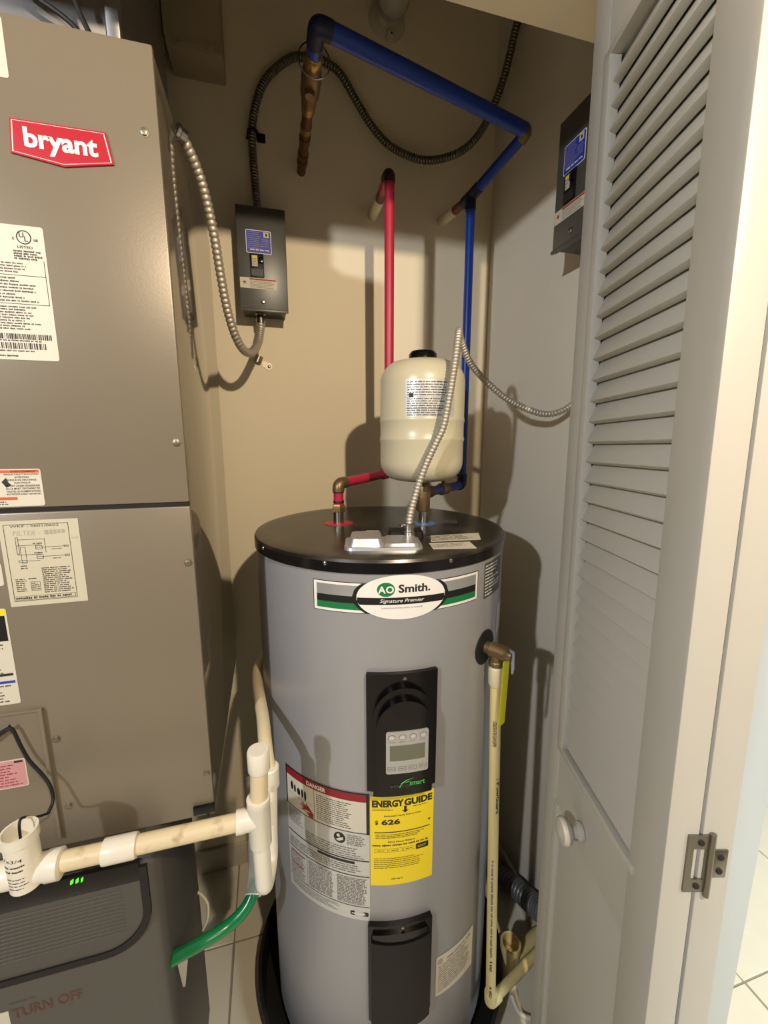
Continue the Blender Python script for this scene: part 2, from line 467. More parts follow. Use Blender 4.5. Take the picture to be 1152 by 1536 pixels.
kb = B().use('door_paint').lathe((X(0.568), 0.0166, Z(0.860)), [(0.0125, 0), (0.0125, 0.004), (0.009, 0.007), (0.009, 0.014), (0.017, 0.019), (0.0195, 0.025), (0.0175, 0.031), (0.009, 0.034), (0.001, 0.035)], 28, (0, 1, 0))
part('knob', kb, d1, 'round painted wooden knob', local=True)
d2, _, _ = door('door_2', 0.3435, True)
# hinge across the two near edges
HZs = lambda z: Z(1.000+(z-0.9895)*0.86)
yo = 0.0
def lY(l, l0): return -0.951*(l-(l0+0.0175))
b = B().use('hinge_steel'); x0, x1 = X(0.394)-0.0022, X(0.394)
for (la, lb, za, zb) in ((0.3275, 0.334, 0.949, 1.031), (0.334, 0.3515, 1.012, 1.031), (0.334, 0.3515, 0.949, 0.967), (0.3475, 0.3515, 0.967, 1.012)):
    b.box((x0, lY(lb, 0.305), HZs(za)), (x1, lY(la, 0.305), HZs(zb)))
b.tube([(x0-0.0005, lY(0.3525, 0.305), HZs(0.944)), (x0-0.0005, lY(0.3525, 0.305), HZs(1.034))], 0.0030, 12)
hg = part('hinge_leaf', b, d1, 'steel hinge leaf with a cut-out', local=True)
b = B().use('hinge_steel').box((x0, lY(0.372, 0.3435), HZs(0.970)), (x1, lY(0.354, 0.3435), HZs(1.010)), 0.0007)
hg2 = part('hinge_leaf', b, d2, 'small steel hinge leaf', local=True)
sb = B().use('hinge_steel').lathe((0,0,0), [(0.0034, 0), (0.003, 0.0012), (0.0012, 0.0014)], 12, (-1,0,0)).mesh('hinge_screw')
sb.materials.clear(); sb.materials.append(MAT['seam_dark'])
for l, z in ((0.341, 1.021), (0.341, 0.958)): inst('hinge_screw', sb, hg, (x0, lY(l, 0.305), HZs(z)), world=False)
for l, z in ((0.364, 1.000), (0.364, 0.980)): inst('hinge_screw', sb, hg2, (x0, lY(l, 0.3435), HZs(z)), world=False)

# ================================================================== AIR HANDLER
AX1, AX0, AY0, AY1, AZ0, AZ1 = -0.124, -0.655, 0.716, 1.275, 0.795, 1.966
ah = thing('air_handler', (-0.39, 1.0, AZ0), 'tall tan metal air handler cabinet with red brand badge', 'air handler')
part('body', B().use('cabinet_side').box((AX0, AY0, AZ0), (AX1, AY1, AZ1), 0.003), ah)
part('front_panel', B().use('cabinet').box((AX0, 0.706, 1.3605), (AX1+0.001, 0.717, AZ1), 0.0022), ah)
part('front_panel', B().use('cabinet').box((AX0, 0.706, AZ0), (AX1+0.001, 0.717, 1.3535), 0.0022), ah)
b = B().use('seam_dark').box((AX0, 0.709, 1.3535), (AX1-0.001, 0.7165, 1.3605))
part('seam', b, ah, 'dark gap between the two front panels')
pl = part('access_plate', B().use('cabinet').box((AX0, 0.703, 0.818), (-0.357, 0.707, 1.047), 0.001), ah)
part('edge_ridge', B().use('cabinet').box((-0.3605, 0.6985, 0.815), (-0.3545, 0.7065, 1.049), 0.0018), pl)
part('edge_ridge', B().use('cabinet').box((AX0, 0.7005, 1.0445), (-0.3545, 0.7065, 1.0485), 0.001), pl)
sm = screw_mesh()
for x, z in ((-0.141, 1.862), (-0.134, 1.452), (-0.132, 1.263), (-0.131, 0.878), (-0.344, 0.991), (-0.341, 0.868)):
    inst('screw', sm, ah, (x, 0.7065, z))
b = B().use('black_plastic').box((-0.157, 0.701, 0.802), (-0.122, 0.708, 0.818), 0.001)
b.box((-0.136, 0.702, 0.794), (-0.132, 0.707, 0.802))
part('edge_clip', b, ah, 'small black plastic clip')
AS = flatS((0, 0.7058, 0), (1, 0, 0), (0, 0, 1))
LV = 0.0004
# badge
bp = [(-0.293, 1.852), (-0.187, 1.853), (-0.181, 1.8165), (-0.239, 1.8055), (-0.296, 1.8135)]
badge = part('badge', B().use('label_red').poly(AS, bp, 0, 0.0025), ah, 'red badge with white lettering')
cx, cy = -0.239, 1.832
def inset(P, k): return [(cx+(u-cx)*k, cy+(v-cy)*(k-0.05)) for u, v in P]
o_, i_ = inset(bp, 0.965), inset(bp, 0.945); b = B().use('ink_white')
for k in range(5): b.poly(AS, [o_[k], o_[(k+1) % 5], i_[(k+1) % 5], i_[k]], 0.0027)
part('border', b, badge)
part('lettering', B().use('ink_white').text(AS, 'bryant', -0.239, 1.8150, 0.0295, 0.0029, width=0.082, bold=0.032), badge, 'white letters reading bryant')
def label(nm, u0, v0, u1, v1, m='label_white', r=0.003, lab=None, S=AS, par=ah):
    return part(nm, B().use(m).poly(S, rr(u0, v0, u1, v1, r), 0, LV), par, lab, flat=False)
# rating plate
rp = label('rating_label', -0.402, 1.563, -0.273, 1.7305, lab='white rating label with barcodes')
b = B().use('ink'); h = LV+0.0002
for k in range(24):
    a0, a1 = 2*math.pi*k/24, 2*math.pi*(k+1)/24; c0 = (-0.2955, 1.7165)
    b.poly(AS, [(c0[0]+r*math.cos(a), c0[1]+r*math.sin(a)) for r, a in ((0.0085, a0), (0.0085, a1), (0.0072, a1), (0.0072, a0))], h)
b.text(AS, 'U', -0.2980, 1.7160, 0.0062, h, bold=0.02); b.text(AS, 'L', -0.2932, 1.7115, 0.0062, h, bold=0.02)
b.text(AS, 'c', -0.3075, 1.7125, 0.003, h, bold=0.03); b.text(AS, 'us', -0.2825, 1.7125, 0.003, h, bold=0.03)
b.text(AS, 'LISTED', -0.2955, 1.7030, 0.0032, h, width=0.017, bold=0.02)
b.words(AS, -0.309, 1.689, -0.277, 1.701, 4, h, seed=3, frac=0.8)
b.words(AS, -0.400, 1.690, -0.316, 1.727, 8, h, seed=4, frac=0.35)
b.words(AS, -0.392, 1.672, -0.279, 1.686, 4, h, seed=5, frac=0.55)
b.rect(AS, -0.400, 1.6695, -0.276, 1.6702, h); b.rect(AS, -0.400, 1.634, -0.276, 1.6347, h); b.rect(AS, -0.2767, 1.634, -0.276, 1.6895, h)
b.words(AS, -0.400, 1.636, -0.282, 1.668, 8, h, seed=6, frac=0.55)
b.words(AS, -0.400, 1.601, -0.276, 1.632, 9, h, seed=7, frac=0.62)
r = random.Random(5)
for v0, v1, ua, ub in ((1.5895, 1.5965, -0.352, -0.279), (1.577, 1.585, -0.365, -0.287)):
    u = ua
    while u < ub:
        wd = r.choice((0.0006, 0.0009, 0.0015, 0.002)); b.rect(AS, u, v0, u+wd, v1, h); u += wd+r.choice((0.0006, 0.001, 0.0016))
b.words(AS, -0.395, 1.5862, -0.279, 1.5892, 1, h, seed=8, frac=0.7); b.words(AS, -0.395, 1.573, -0.283, 1.576, 1, h, seed=9, frac=0.7)
b.words(AS, -0.400, 1.566, -0.300, 1.570, 1, h, seed=10, frac=0.6)
part('print', b, rp, flat=True)
# bilingual warning label
wl = label('warning_label', -0.43, 1.363, -0.314, 1.416, lab='white and orange bilingual warning label')
b = B().use('label_orange').rect(AS, -0.428, 1.4105, -0.316, 1.4145, h); b.rect(AS, -0.428, 1.3725, -0.346, 1.3765, h)
b.use('ink')
for k, t in enumerate(("RISQUE D'ELECTROCUTION", 'ATTENTION', 'RISQUE DE DECHARGE', 'ELECTRIQUE', 'PEUVENT CAUSER DES BLESSURES', 'OU LA MORT. DECONNECTER', "TOUTES LES ALIMENTATIONS", "ELECTRIQUES AVANT L'ENTRETIEN")):
    b.text(AS, t, -0.3375, 1.4070-0.0040*k, 0.0027, h, width=min(0.041, 0.0019*len(t)), bold=0.02)
b.words(AS, -0.428, 1.378, -0.362, 1.409, 8, h, seed=11, frac=0.6); b.words(AS, -0.428, 1.365, -0.348, 1.3715, 2, h, seed=12, frac=0.5)
b.text(AS, 'AVERTISSEMENT', -0.335, 1.4112, 0.0024, h+0.0001, width=0.03, bold=0.02)
b.poly(AS, [(-0.362, 1.398), (-0.356, 1.404), (-0.354, 1.397), (-0.351, 1.394), (-0.357, 1.390)], h)
part('print', b, wl, flat=True)
# wiring diagram
wd = label('wiring_diagram', -0.3745, 1.2145, -0.276, 1.3425, 'label_paper', 0.001, 'cream paper wiring diagram with handwriting')
b = B().use('ink').frame(AS, -0.369, 1.222, -0.289, 1.337, 0.0007, h)
b.text(AS, 'WKF - 0601/0602', -0.331, 1.3325, 0.0034, h, width=0.060)
b.use('ink_faint').text(AS, 'FILTER -', -0.342, 1.3205, 0.0068, h, width=0.034, shear=0.2)
b.words(AS, -0.320, 1.319, -0.294, 1.330, 1, h, seed=19, frac=0.7, ragged=0)
b.text(AS, 'FILTER', -0.283, 1.3120, 0.0030, h, width=0.009, shear=0.2)
b.use('ink')
for yy in (1.302, 1.288):
    b.rect(AS, -0.3335, yy-0.0003, -0.293, yy+0.0003, h); b.rect(AS, -0.356, yy+0.0035, -0.327, yy+0.0041, h)
    b.frame(AS, -0.3335, yy-0.003, -0.325, yy+0.003, 0.0006, h); b.frame(AS, -0.298, yy-0.0016, -0.292, yy+0.0016, 0.0005, h)
    b.words(AS, -0.336, yy+0.0045, -0.322, yy+0.0075, 1, h, seed=int(yy*1000), frac=0.7); b.words(AS, -0.314, yy-0.0045, -0.300, yy-0.0025, 1, h, seed=int(yy*2000), frac=0.6)
b.frame(AS, -0.357, 1.293, -0.3535, 1.318, 0.0006, h); b.frame(AS, -0.3525, 1.279, -0.346, 1.3035, 0.0005, h); b.rect(AS, -0.3545, 1.314, -0.321, 1.3146, h); b.rect(AS, -0.3215, 1.294, -0.3209, 1.3146, h)
b.frame(AS, -0.3565, 1.2805, -0.346, 1.284, 0.0006, h); b.rect(AS, -0.346, 1.282, -0.33, 1.2826, h); b.words(AS, -0.355, 1.270, -0.346, 1.277, 2, h, seed=20, frac=0.6)
b.words(AS, -0.330, 1.232, -0.291, 1.272, 13, h, seed=21, frac=0.6); b.words(AS, -0.364, 1.236, -0.350, 1.257, 7, h, seed=22, frac=0.6)
b.frame(AS, -0.346, 1.237, -0.334, 1.251, 0.0005, h); b.words(AS, -0.345, 1.238, -0.335, 1.250, 4, h, seed=23, frac=0.6); b.words(AS, -0.348, 1.254, -0.334, 1.257, 1, h, seed=24, frac=0.6)
b.frame(AS, -0.367, 1.2235, -0.291, 1.2295, 0.0005, h); b.words(AS, -0.366, 1.224, -0.293, 1.229, 1, h, seed=25, frac=0.65, ragged=0)
part('print', b, wd, flat=True)
# tall white / black / yellow label on the left edge
yl = label('energy_label', -0.47, 1.061, -0.382, 1.2135, lab='white label with yellow and black bands')
b = B().use('label_yellow').rect(AS, -0.4695, 1.2035, -0.3835, 1.2125, h); b.use('label_black').rect(AS, -0.4695, 1.163, -0.3845, 1.2025, h)
b.use('ink_white').words(AS, -0.468, 1.168, -0.386, 1.198, 4, h+0.0001, seed=30, frac=0.4)
b.use('ink').words(AS, -0.468, 1.110, -0.386, 1.160, 9, h, seed=31, frac=0.5); b.rect(AS, -0.408, 1.1075, -0.3855, 1.1115, h)
b.use('label_blue').rect(AS, -0.469, 1.0955, -0.3845, 1.0995, h); b.use('ink').words(AS, -0.468, 1.064, -0.386, 1.094, 6, h, seed=32, frac=0.5)
part('print', b, yl, flat=True)
sl = label('caution_label', -0.45, 1.248, -0.3785, 1.2815, lab='white caution label with red lines')
part('print', B().use('label_red').words(AS, -0.448, 1.250, -0.380, 1.280, 5, h, seed=33, frac=0.5), sl, flat=True)
pk = label('filter_label', -0.47, 0.921, -0.3875, 0.9695, 'label_white', 0.003, 'pink instruction label', flatS((0, 0.7025, 0), (1,0,0), (0,0,1)), pl) if False else part('filter_label', B().use('label_white').poly(flatS((0, 0.703, 0), (1,0,0), (0,0,1)), rr(-0.47, 0.921, -0.3875, 0.9695, 0.003), 0, LV), ah, 'pink instruction label with white border')
PS = flatS((0, 0.703, 0), (1, 0, 0), (0, 0, 1))
b = B().use('label_pink').poly(PS, rr(-0.469, 0.9225, -0.389, 0.968, 0.0025), h); b.use('label_darkred').words(PS, -0.467, 0.924, -0.391, 0.963, 8, h+0.0001, seed=34, frac=0.5)
b.use('ink').rect(PS, -0.402, 0.9635, -0.391, 0.967, h+0.0001)
part('print', b, pk, flat=True)
tl = label('notice_label', -0.37, 1.896, -0.288, 1.961, lab='white notice label at the top left')
part('print', B().use('ink').words(AS, -0.368, 1.900, -0.296, 1.957, 12, h, seed=35, frac=0.5), tl, flat=True)

# sheet-metal plenum over the cabinet
pn = thing('supply_plenum', (-0.40, 1.0, AZ1), 'dull galvanised sheet metal plenum on top of the air handler', 'duct')
part('duct', B().use('galv').box((-0.645, 0.80, AZ1), (-0.186, 1.22, 2.795), 0.003), pn)
part('drive_cleat', B().use('galv').box((-0.196, 0.790, AZ1), (-0.178, 0.806, 2.795), 0.002), pn)
part('drive_cleat', B().use('galv').box((-0.645, 0.792, 2.16), (-0.19, 0.80, 2.185), 0.002), pn)
for pts, lb in ((((-0.30, 0.775, 2.056), (-0.272, 0.775, 2.040), (-0.241, 0.775, 2.024), (-0.222, 0.775, 2.005), (-0.210, 0.775, 1.967)), 'thin black cable drooping across the plenum'),
                (((-0.232, 0.77, 2.08), (-0.226, 0.77, 2.045), (-0.218, 0.77, 2.022), (-0.208, 0.77, 2.00), (-0.196, 0.77, 1.967)), 'shorter black cable hanging straight down by the plenum seam')):
    solo('cable', B().use('rubber').tube(spline(pts, 0.006), 0.0035, 8), pts[-1], lb, 'cable', 'cables on the plenum')
# hidden steel stand below the cabinet
st = thing('equipment_stand', (-0.5, 1.1, 0), 'steel stand in the dark under the tan air handler', 'stand')
for x in (-0.37, -0.645):
    for y in (1.0, 1.25): part('leg', B().use('galv').box((x-0.015, y-0.015, 0), (x+0.015, y+0.015, 0.77)), st)
part('top_frame', B().use('galv').box((-0.655, 0.96, 0.77), (-0.2, 1.27, 0.7945)), st)

# ================================================================== WATER HEATER
HX, HY, HR, HZ = 0.245, 0.937, 0.28, 1.257
HS = cylS(HX, HY, HR); D = math.radians
def ua(deg): return HR*D(deg)
wh = thing('water_heater', (HX, HY, 0.03), 'grey cylindrical electric water heater with black top', 'water heater')
b = B().use('jacket').lathe((HX, HY, 0), [(HR-0.01, 0.03), (HR-0.002, 0.034), (HR, 0.045), (HR, 1.232)], 96)
part('jacket', b, wh)
b = B().use('lid_black').lathe((HX, HY, 0), [(HR+0.0035, 1.2495), (HR+0.001, 1.2545), (HR-0.006, 1.2565), (HR-0.03, HZ), (0.001, HZ)], 96, caps=False)
b.use('rim_black').lathe((HX, HY, 0), [(HR-0.004, 1.2305), (HR+0.0035, 1.2305), (HR+0.0035, 1.2495)], 96, caps=False)
lid = part('lid', b, wh, 'black metal top pan')
sm2 = B().use('steel').lathe((0,0,0), [(0.0042, 0), (0.0038, 0.0015), (0.002, 0.0026), (0.0005, 0.003)], 12, (0,-1,0)).mesh('rim_screw')
from mathutils import Euler
for a in (-69, -34.4, 11.5, 57):
    inst('rim_screw', sm2, lid, HS(ua(a), 1.2455, 0.0033), Euler((0, 0, D(a))))
# front brand plate
b = B().use('label_black').slab(HS, ua(-39.7), ua(26.4), 1.1575, 1.2135, 0.0006, 0, 32)
bpz = part('brand_plate', b, wh, 'silver, black and green brand plate with white oval')
b = B().use('ink_white').slab(HS, ua(-39.4), ua(26.1), 1.1587, 1.2123, 0.0009, n=32)
b.use('brushed').slab(HS, ua(-38.2), ua(24.9), 1.1885, 1.2080, 0.0012, n=32)
b.use('label_black').slab(HS, ua(-38.2), ua(24.9), 1.1755, 1.1885, 0.0012, n=32)
b.use('label_green').slab(HS, ua(-38.2), ua(24.9), 1.1635, 1.1755, 0.0012, n=32)
oc, ow, oh = ua(-6.8), ua(16.3), 0.0405
def ell(w_, h_, s, c=oc, z=1.1875): return lambda u: z+s*h_*math.sqrt(max(0, 1-((u-c)/w_)**2))
b.use('label_black').slab(HS, oc-ow*1.10, oc+ow*1.10, lambda u: max(1.1587, ell(ow*1.10, oh*1.04, -1)(u)), lambda u: min(1.2123, ell(ow*1.10, oh*1.04, 1)(u)), 0.0014, n=40)
part('bands', b, bpz)
b = B().use('ink_white').slab(HS, oc-ow*0.995, oc+ow*0.995, ell(ow, oh, -1), ell(ow, oh, 1), 0.0018, n=48)
def oband(z0, z1):
    return lambda u: max(z0, ell(ow, oh, -1)(u)), lambda u: min(z1, max(z0, ell(ow, oh, 1)(u)))
lo, hi = oband(1.1745, 1.1875)
b.use('label_black').slab(HS, oc-ow*0.985, oc+ow*0.985, lo, hi, 0.0020, n=40)
gc = oc-0.0285
b.use('label_green').slab(HS, gc-0.0155, gc+0.0155, ell(0.0156, 0.0128, -1, gc, 1.2020), ell(0.0156, 0.0128, 1, gc, 1.2020), 0.0020, n=24)
b.use('ink_white').text(HS, 'A', gc-0.0070, 1.1955, 0.0130, 0.0023, bold=0.03); b.text(HS, 'O', gc+0.0068, 1.1955, 0.0130, 0.0023, bold=0.03)
b.use('ink').text(HS, 'Smith.', oc+0.0215, 1.1958, 0.0150, 0.0023, width=0.057, bold=0.028)
b.use('ink_white').text(HS, 'Signature Premier', oc, 1.1765, 0.0085, 0.0023, width=0.078, shear=0.3, bold=0.004)
b.use('ink_soft').text(HS, 'INNOVATION HAS A NAME', oc, 1.1672, 0.0026, 0.0023, width=0.072)
part('oval', b, bpz, 'white oval with brand lettering')
# small black notice
nl = part('notice_label', B().use('label_grey').slab(HS, ua(31), ua(48.5), 1.150, 1.2215, 0.0005, n=10), wh, 'small dark grey notice label')
part('print', B().use('ink_white').words(HS, ua(31.6), 1.153, ua(48), 1.2185, 10, 0.0008, seed=41, frac=0.5, ragged=0.7), nl, flat=True)
part('side_label', B().use('label_silver').slab(HS, ua(46), ua(60), 1.05, 1.115, 0.0005, n=8), wh)
# upper element cover with control
cc, cw = ua(-6.6), 0.064
def cov_bot(z0, dz): return lambda u: z0-dz*(1 if abs(u-cc) < cw*0.55 else max(0, 1-((abs(u-cc)-cw*0.55)/(cw*0.25))))
b = B().use('black_plastic').slab(HS, cc-cw, cc+cw, lambda u: 0.8075-0.006*math.cos(min(math.pi, abs(u-cc)/cw*math.pi))-0.003, 1.0475, 0.009, 0, 24)
ct = part('control_cover', b, wh, 'black plastic control cover with display')
def arch(w_, zt, r_):
    return lambda u: zt-r_+r_*math.sqrt(max(0, 1-((u-cc)/w_)**2))
b = B().use('black_plastic').slab(HS, cc-0.052, cc+0.052, 0.810, arch(0.0522, 1.026, 0.062), 0.020, 0.009, 28)
b.slab(HS, cc-0.0465, cc+0.0465, 0.820, arch(0.0467, 1.008, 0.058), 0.031, 0.020, 28)
bz = part('bezel', b, ct, 'arched glossy black bezel')
dc = cc+0.004
cr_ = lambda u: 0.003-math.sqrt(max(0.0, 0.003**2-max(0.0, abs(u-dc)-0.0315)**2))
b = B().use('display_grey').slab(HS, dc-0.0345, dc+0.0345, lambda u: 0.868+cr_(u), lambda u: 0.9515-cr_(u), 0.0328, 0.031, 46)
b.use('lcd').rect(HS, dc-0.0285, 0.894, dc+0.0285, 0.9245, 0.0331, 6)
for k in range(4):
    u = dc-0.0255+0.017*k
    b.use('ink_soft').slab(HS, u-0.0058, u+0.0058, ell(0.0059, 0.0054, -1, u, 0.9405), ell(0.0059, 0.0054, 1, u, 0.9405), 0.0331, n=14)
    b.use('label_silver').slab(HS, u-0.0048, u+0.0048, ell(0.0049, 0.0044, -1, u, 0.9405), ell(0.0049, 0.0044, 1, u, 0.9405), 0.0334, n=14)
    b.use('ink_soft').words(HS, u-0.005, 0.9305, u+0.006, 0.9325, 1, 0.0331, seed=50+k, frac=0.7)
    b.frame(HS, u-0.0065, 0.8745, u+0.0065, 0.8825, 0.0007, 0.0331)
    b.words(HS, u-0.005, 0.877, u+0.0055, 0.880, 1, 0.0331, seed=60+k, frac=0.6)
part('display', b, ct, 'grey display with buttons')
b = B().use('ink_green').text(HS, 'smart', dc+0.017, 0.8405, 0.0085, 0.0320, width=0.026, bold=0.015)
b.poly(HS, [(dc-0.013, 0.838), (dc-0.010, 0.8475), (dc-0.002, 0.853), (dc+0.012, 0.8555), (dc+0.0, 0.8515), (dc-0.008, 0.8455), (dc-0.0115, 0.838)], 0.0320)
b.poly(HS, [(dc-0.006, 0.846), (dc+0.002, 0.8497), (dc+0.007, 0.8500), (dc+0.001, 0.8475)], 0.0320)
b.use('label_grey').text(HS, 'enviro', dc-0.0125, 0.8385, 0.0075, 0.0320, width=0.030)
part('logo', b, ct, 'small green lettering')
inst('cover_screw', sm2, ct, HS(cc+0.003, 1.0375, 0.009), Euler((0, 0, D(-6))))
# lower element cover
b = B().use('black_plastic').slab(HS, cc-cw, cc+cw, lambda u: 0.242+0.022*(abs(u-cc)/cw)**4, 0.502, 0.011, 0, 24)
lc_ = part('element_cover', b, wh, 'black plastic lower element cover')
b = B().use('black_matte').slab(HS, cc-cw*0.9, cc+cw*0.9, lambda u: 0.248+0.022*(abs(u-cc)/cw)**4, lambda u: 0.466+0.010*(abs(u-cc)/cw)**2, 0.0195, 0.011, 24)
part('bulge', b, lc_)
b = B().use('black_plastic').slab(HS, cc-cw*0.86, cc+cw*0.80, lambda u: 0.468+0.016*(abs(u-cc)/cw)**2, 0.489, 0.0165, 0.011, 24)
part('grip_lip', b, lc_)
inst('cover_screw', sm2, lc_, HS(cc+0.004, 0.496, 0.011), Euler((0, 0, D(-6))))
# energy label
e0, e1, z0, z1 = ua(-18.7), ua(7.0), 0.589, 0.792
eg = part('energy_guide_label', B().use('label_yellow').slab(HS, e0, e1, z0, z1, 0.0006, n=14), wh, 'bright yellow energy cost label')
ec = (e0+e1)/2; h = 0.0010; b = B().use('ink')
b.text(HS, 'ENERGY', e0+0.0035, 0.7675, 0.0155, h, 'L', width=0.061, bold=0.05); b.text(HS, 'GUIDE', e1-0.0035, 0.7675, 0.0155, h, 'R', width=0.057, bold=0.05)
b.poly(HS, [(ec+0.002, 0.7675), (ec+0.007, 0.7675), (ec+0.007, 0.7585), (ec+0.011, 0.7585), (ec+0.0045, 0.7525), (ec-0.002, 0.7585), (ec+0.002, 0.7585)], h)
b.words(HS, e0+0.004, 0.760, e0+0.048, 0.7655, 2, h, seed=70, frac=0.5); b.words(HS, ec+0.02, 0.7615, e1-0.01, 0.7655, 1, h, seed=71, frac=0.5)
b.text(HS, 'Estimated Yearly Energy Cost', ec, 0.7455, 0.0042, h, width=0.072, bold=0.02)
b.text(HS, '$', e0+0.012, 0.7285, 0.0105, h, bold=0.02); b.text(HS, '626', e0+0.0215, 0.7285, 0.0118, h, 'L', width=0.036, bold=0.04)
b.rect(HS, e0+0.008, 0.7105, e1-0.008, 0.7125, h, 8); b.poly(HS, [(e1-0.012, 0.7275), (e1-0.006, 0.7275), (e1-0.009, 0.7225)], h)
b.words(HS, e0+0.01, 0.697, e1-0.014, 0.708, 3, h, seed=72, frac=0.5)
b.text(HS, 'First Hour Rating', ec-0.002, 0.6865, 0.0048, h, width=0.053, bold=0.02)
b.words(HS, e0+0.004, 0.679, e1-0.004, 0.6845, 1, h, seed=73, frac=0.7, ragged=0)
for k in range(3): b.frame(HS, e0+0.008+0.028*k, 0.6660, e0+0.034+0.028*k, 0.6740, 0.0005, h); b.words(HS, e0+0.013+0.028*k, 0.668, e0+0.028+0.028*k, 0.672, 1, h, seed=80+k, frac=0.5)
b.use('label_black').rect(HS, e1-0.0355, 0.6635, e1-0.010, 0.6765, h, 3); b.use('ink')
b.words(HS, e0+0.007, 0.628, e1-0.012, 0.654, 6, h, seed=74, frac=0.4); b.words(HS, ec-0.022, 0.6015, ec+0.004, 0.6055, 1, h, seed=75, frac=0.6)
b.use('label_yellow').words(HS, e1-0.033, 0.667, e1-0.012, 0.673, 2, h+0.0003, seed=76, frac=0.5)
part('print', b, eg, flat=True)
# danger label
w0, w1, z0, z1 = ua(-59), ua(-19.0), 0.502, 0.797
dl = part('danger_label', B().use('label_silver').slab(HS, w0, w1, z0, z1, 0.0006, n=20), wh, 'large grey and white danger and instruction label')
b = B().use('label_black'); t = 0.0035; zd = 0.707
b.rect(HS, w0, z1-t, w1, z1, h, 20); b.rect(HS, w0, zd-0.0008, w1-0.003, zd+0.0012, h, 20); b.rect(HS, w0, zd, w0+t, z1, h); b.rect(HS, w1-0.006, zd-0.002, w1, z1, h, 2)
b.use('label_darkred').rect(HS, w0+t, 0.777, w1-0.006, z1-t, h, 20)
b.use('ink_white').text(HS, 'DANGER', w0+0.085, 0.7805, 0.0095, h+0.0003, width=0.045, bold=0.03)
wx = w0+0.080
b.use('label_white').rect(HS, w0+t, zd+0.0012, wx, 0.777, h, 8); b.rect(HS, wx+0.001, zd+0.0012, w1-0.006, 0.777, h, 10)
b.use('label_black').rect(HS, wx, zd, wx+0.001, 0.777, h)
# scalding pictogram: steam marks and a hand below
h2 = h+0.0003
for cu_, cv_, w_, k_ in ((w0+0.020, 0.757, 0.004, 0.010), (w0+0.029, 0.754, 0.003, 0.009), (w0+0.040, 0.753, 0.005, 0.008), (w0+0.050, 0.754, 0.003, 0.010), (w0+0.058, 0.752, 0.003, 0.011)):
    b.slab(HS, cu_-w_, cu_+w_, ell(w_, k_, -1, cu_, cv_), ell(w_, k_, 1, cu_, cv_), h2, n=8)
b.use('label_darkred').poly(HS, [(w0+0.078, 0.709), (w0+0.078, 0.719), (w0+0.066, 0.731), (w0+0.060, 0.735), (w0+0.058, 0.733), (w0+0.062, 0.7275), (w0+0.050, 0.735), (w0+0.048, 0.733), (w0+0.056, 0.7255), (w0+0.044, 0.729), (w0+0.043, 0.727), (w0+0.054, 0.721), (w0+0.046, 0.7195), (w0+0.047, 0.7175), (w0+0.060, 0.716), (w0+0.068, 0.709)], h2)
b.use('ink_soft').rect(HS, w0+0.012, 0.7405, w0+0.076, 0.7409, h2, 4); b.rect(HS, w0+0.012, 0.7365, w0+0.076, 0.7369, h2, 4)
b.use('ink').words(HS, wx+0.006, 0.713, w1-0.012, 0.772, 13, h2, seed=90, frac=0.45, fill=0.8)
b.use('ink_soft')
b.words(HS, w0+0.006, 0.668, w0+0.05, 0.702, 8, h, seed=91, frac=0.55)
b.words(HS, w0+0.055, 0.646, w1-0.005, 0.672, 5, h, seed=92, frac=0.5); b.words(HS, w1-0.045, 0.676, w1-0.004, 0.701, 6, h, seed=93, frac=0.6)
b.use('label_black').slab(HS, w1-0.072, w1-0.048, ell(0.0121, 0.0121, -1, w1-0.060, 0.689), ell(0.0121, 0.0121, 1, w1-0.060, 0.689), h, n=16)
b.use('label_white').poly(HS, [(w1-0.068, 0.684), (w1-0.062, 0.681), (w1-0.052, 0.686), (w1-0.053, 0.692), (w1-0.060, 0.689)], h2)
b.use('label_white').slab(HS, w1-0.066, w1-0.059, ell(0.0036, 0.0036, -1, w1-0.0625, 0.694), ell(0.0036, 0.0036, 1, w1-0.0625, 0.694), h2, n=8)
b.use('label_black').rect(HS, w0+0.002, 0.6425, w1-0.001, 0.6450, h, 20); b.rect(HS, w0+0.085, 0.634, w1-0.03, 0.640, h, 8)
b.rect(HS, w0+0.003, 0.606, w1-0.001, 0.608, h, 20); b.rect(HS, w0+0.003, 0.5335, w1-0.001, 0.5350, h, 20); b.rect(HS, w0+0.056, 0.536, w0+0.0566, 0.606, h)
b.use('label_darkred').rect(HS, w0+0.010, 0.595, w0+0.050, 0.598, h, 3); b.rect(HS, w0+0.010, 0.565, w0+0.045, 0.568, h, 3)
b.use('ink_soft').words(HS, w0+0.006, 0.612, w1-0.005, 0.632, 4, h, seed=94, frac=0.55, ragged=0.1)
b.words(HS, w0+0.006, 0.538, w0+0.053, 0.594, 13, h, seed=95, frac=0.55)
b.words(HS, w0+0.060, 0.538, w0+0.122, 0.602, 18, h, seed=96, frac=0.7, ragged=0.08); b.words(HS, w0+0.128, 0.538, w1-0.004, 0.602, 18, h, seed=97, frac=0.7, ragged=0.08)
b.words(HS, w0+0.010, 0.512, w1-0.05, 0.530, 5, h, seed=98, frac=0.5)
b.use('label_black').poly(HS, rr(w1-0.040, 0.512, w1-0.003, 0.522, 0.003), h); b.use('ink_white').words(HS, w1-0.037, 0.514, w1-0.005, 0.520, 1, h2, seed=99, frac=0.6, ragged=0)
part('print', b, dl, flat=True)
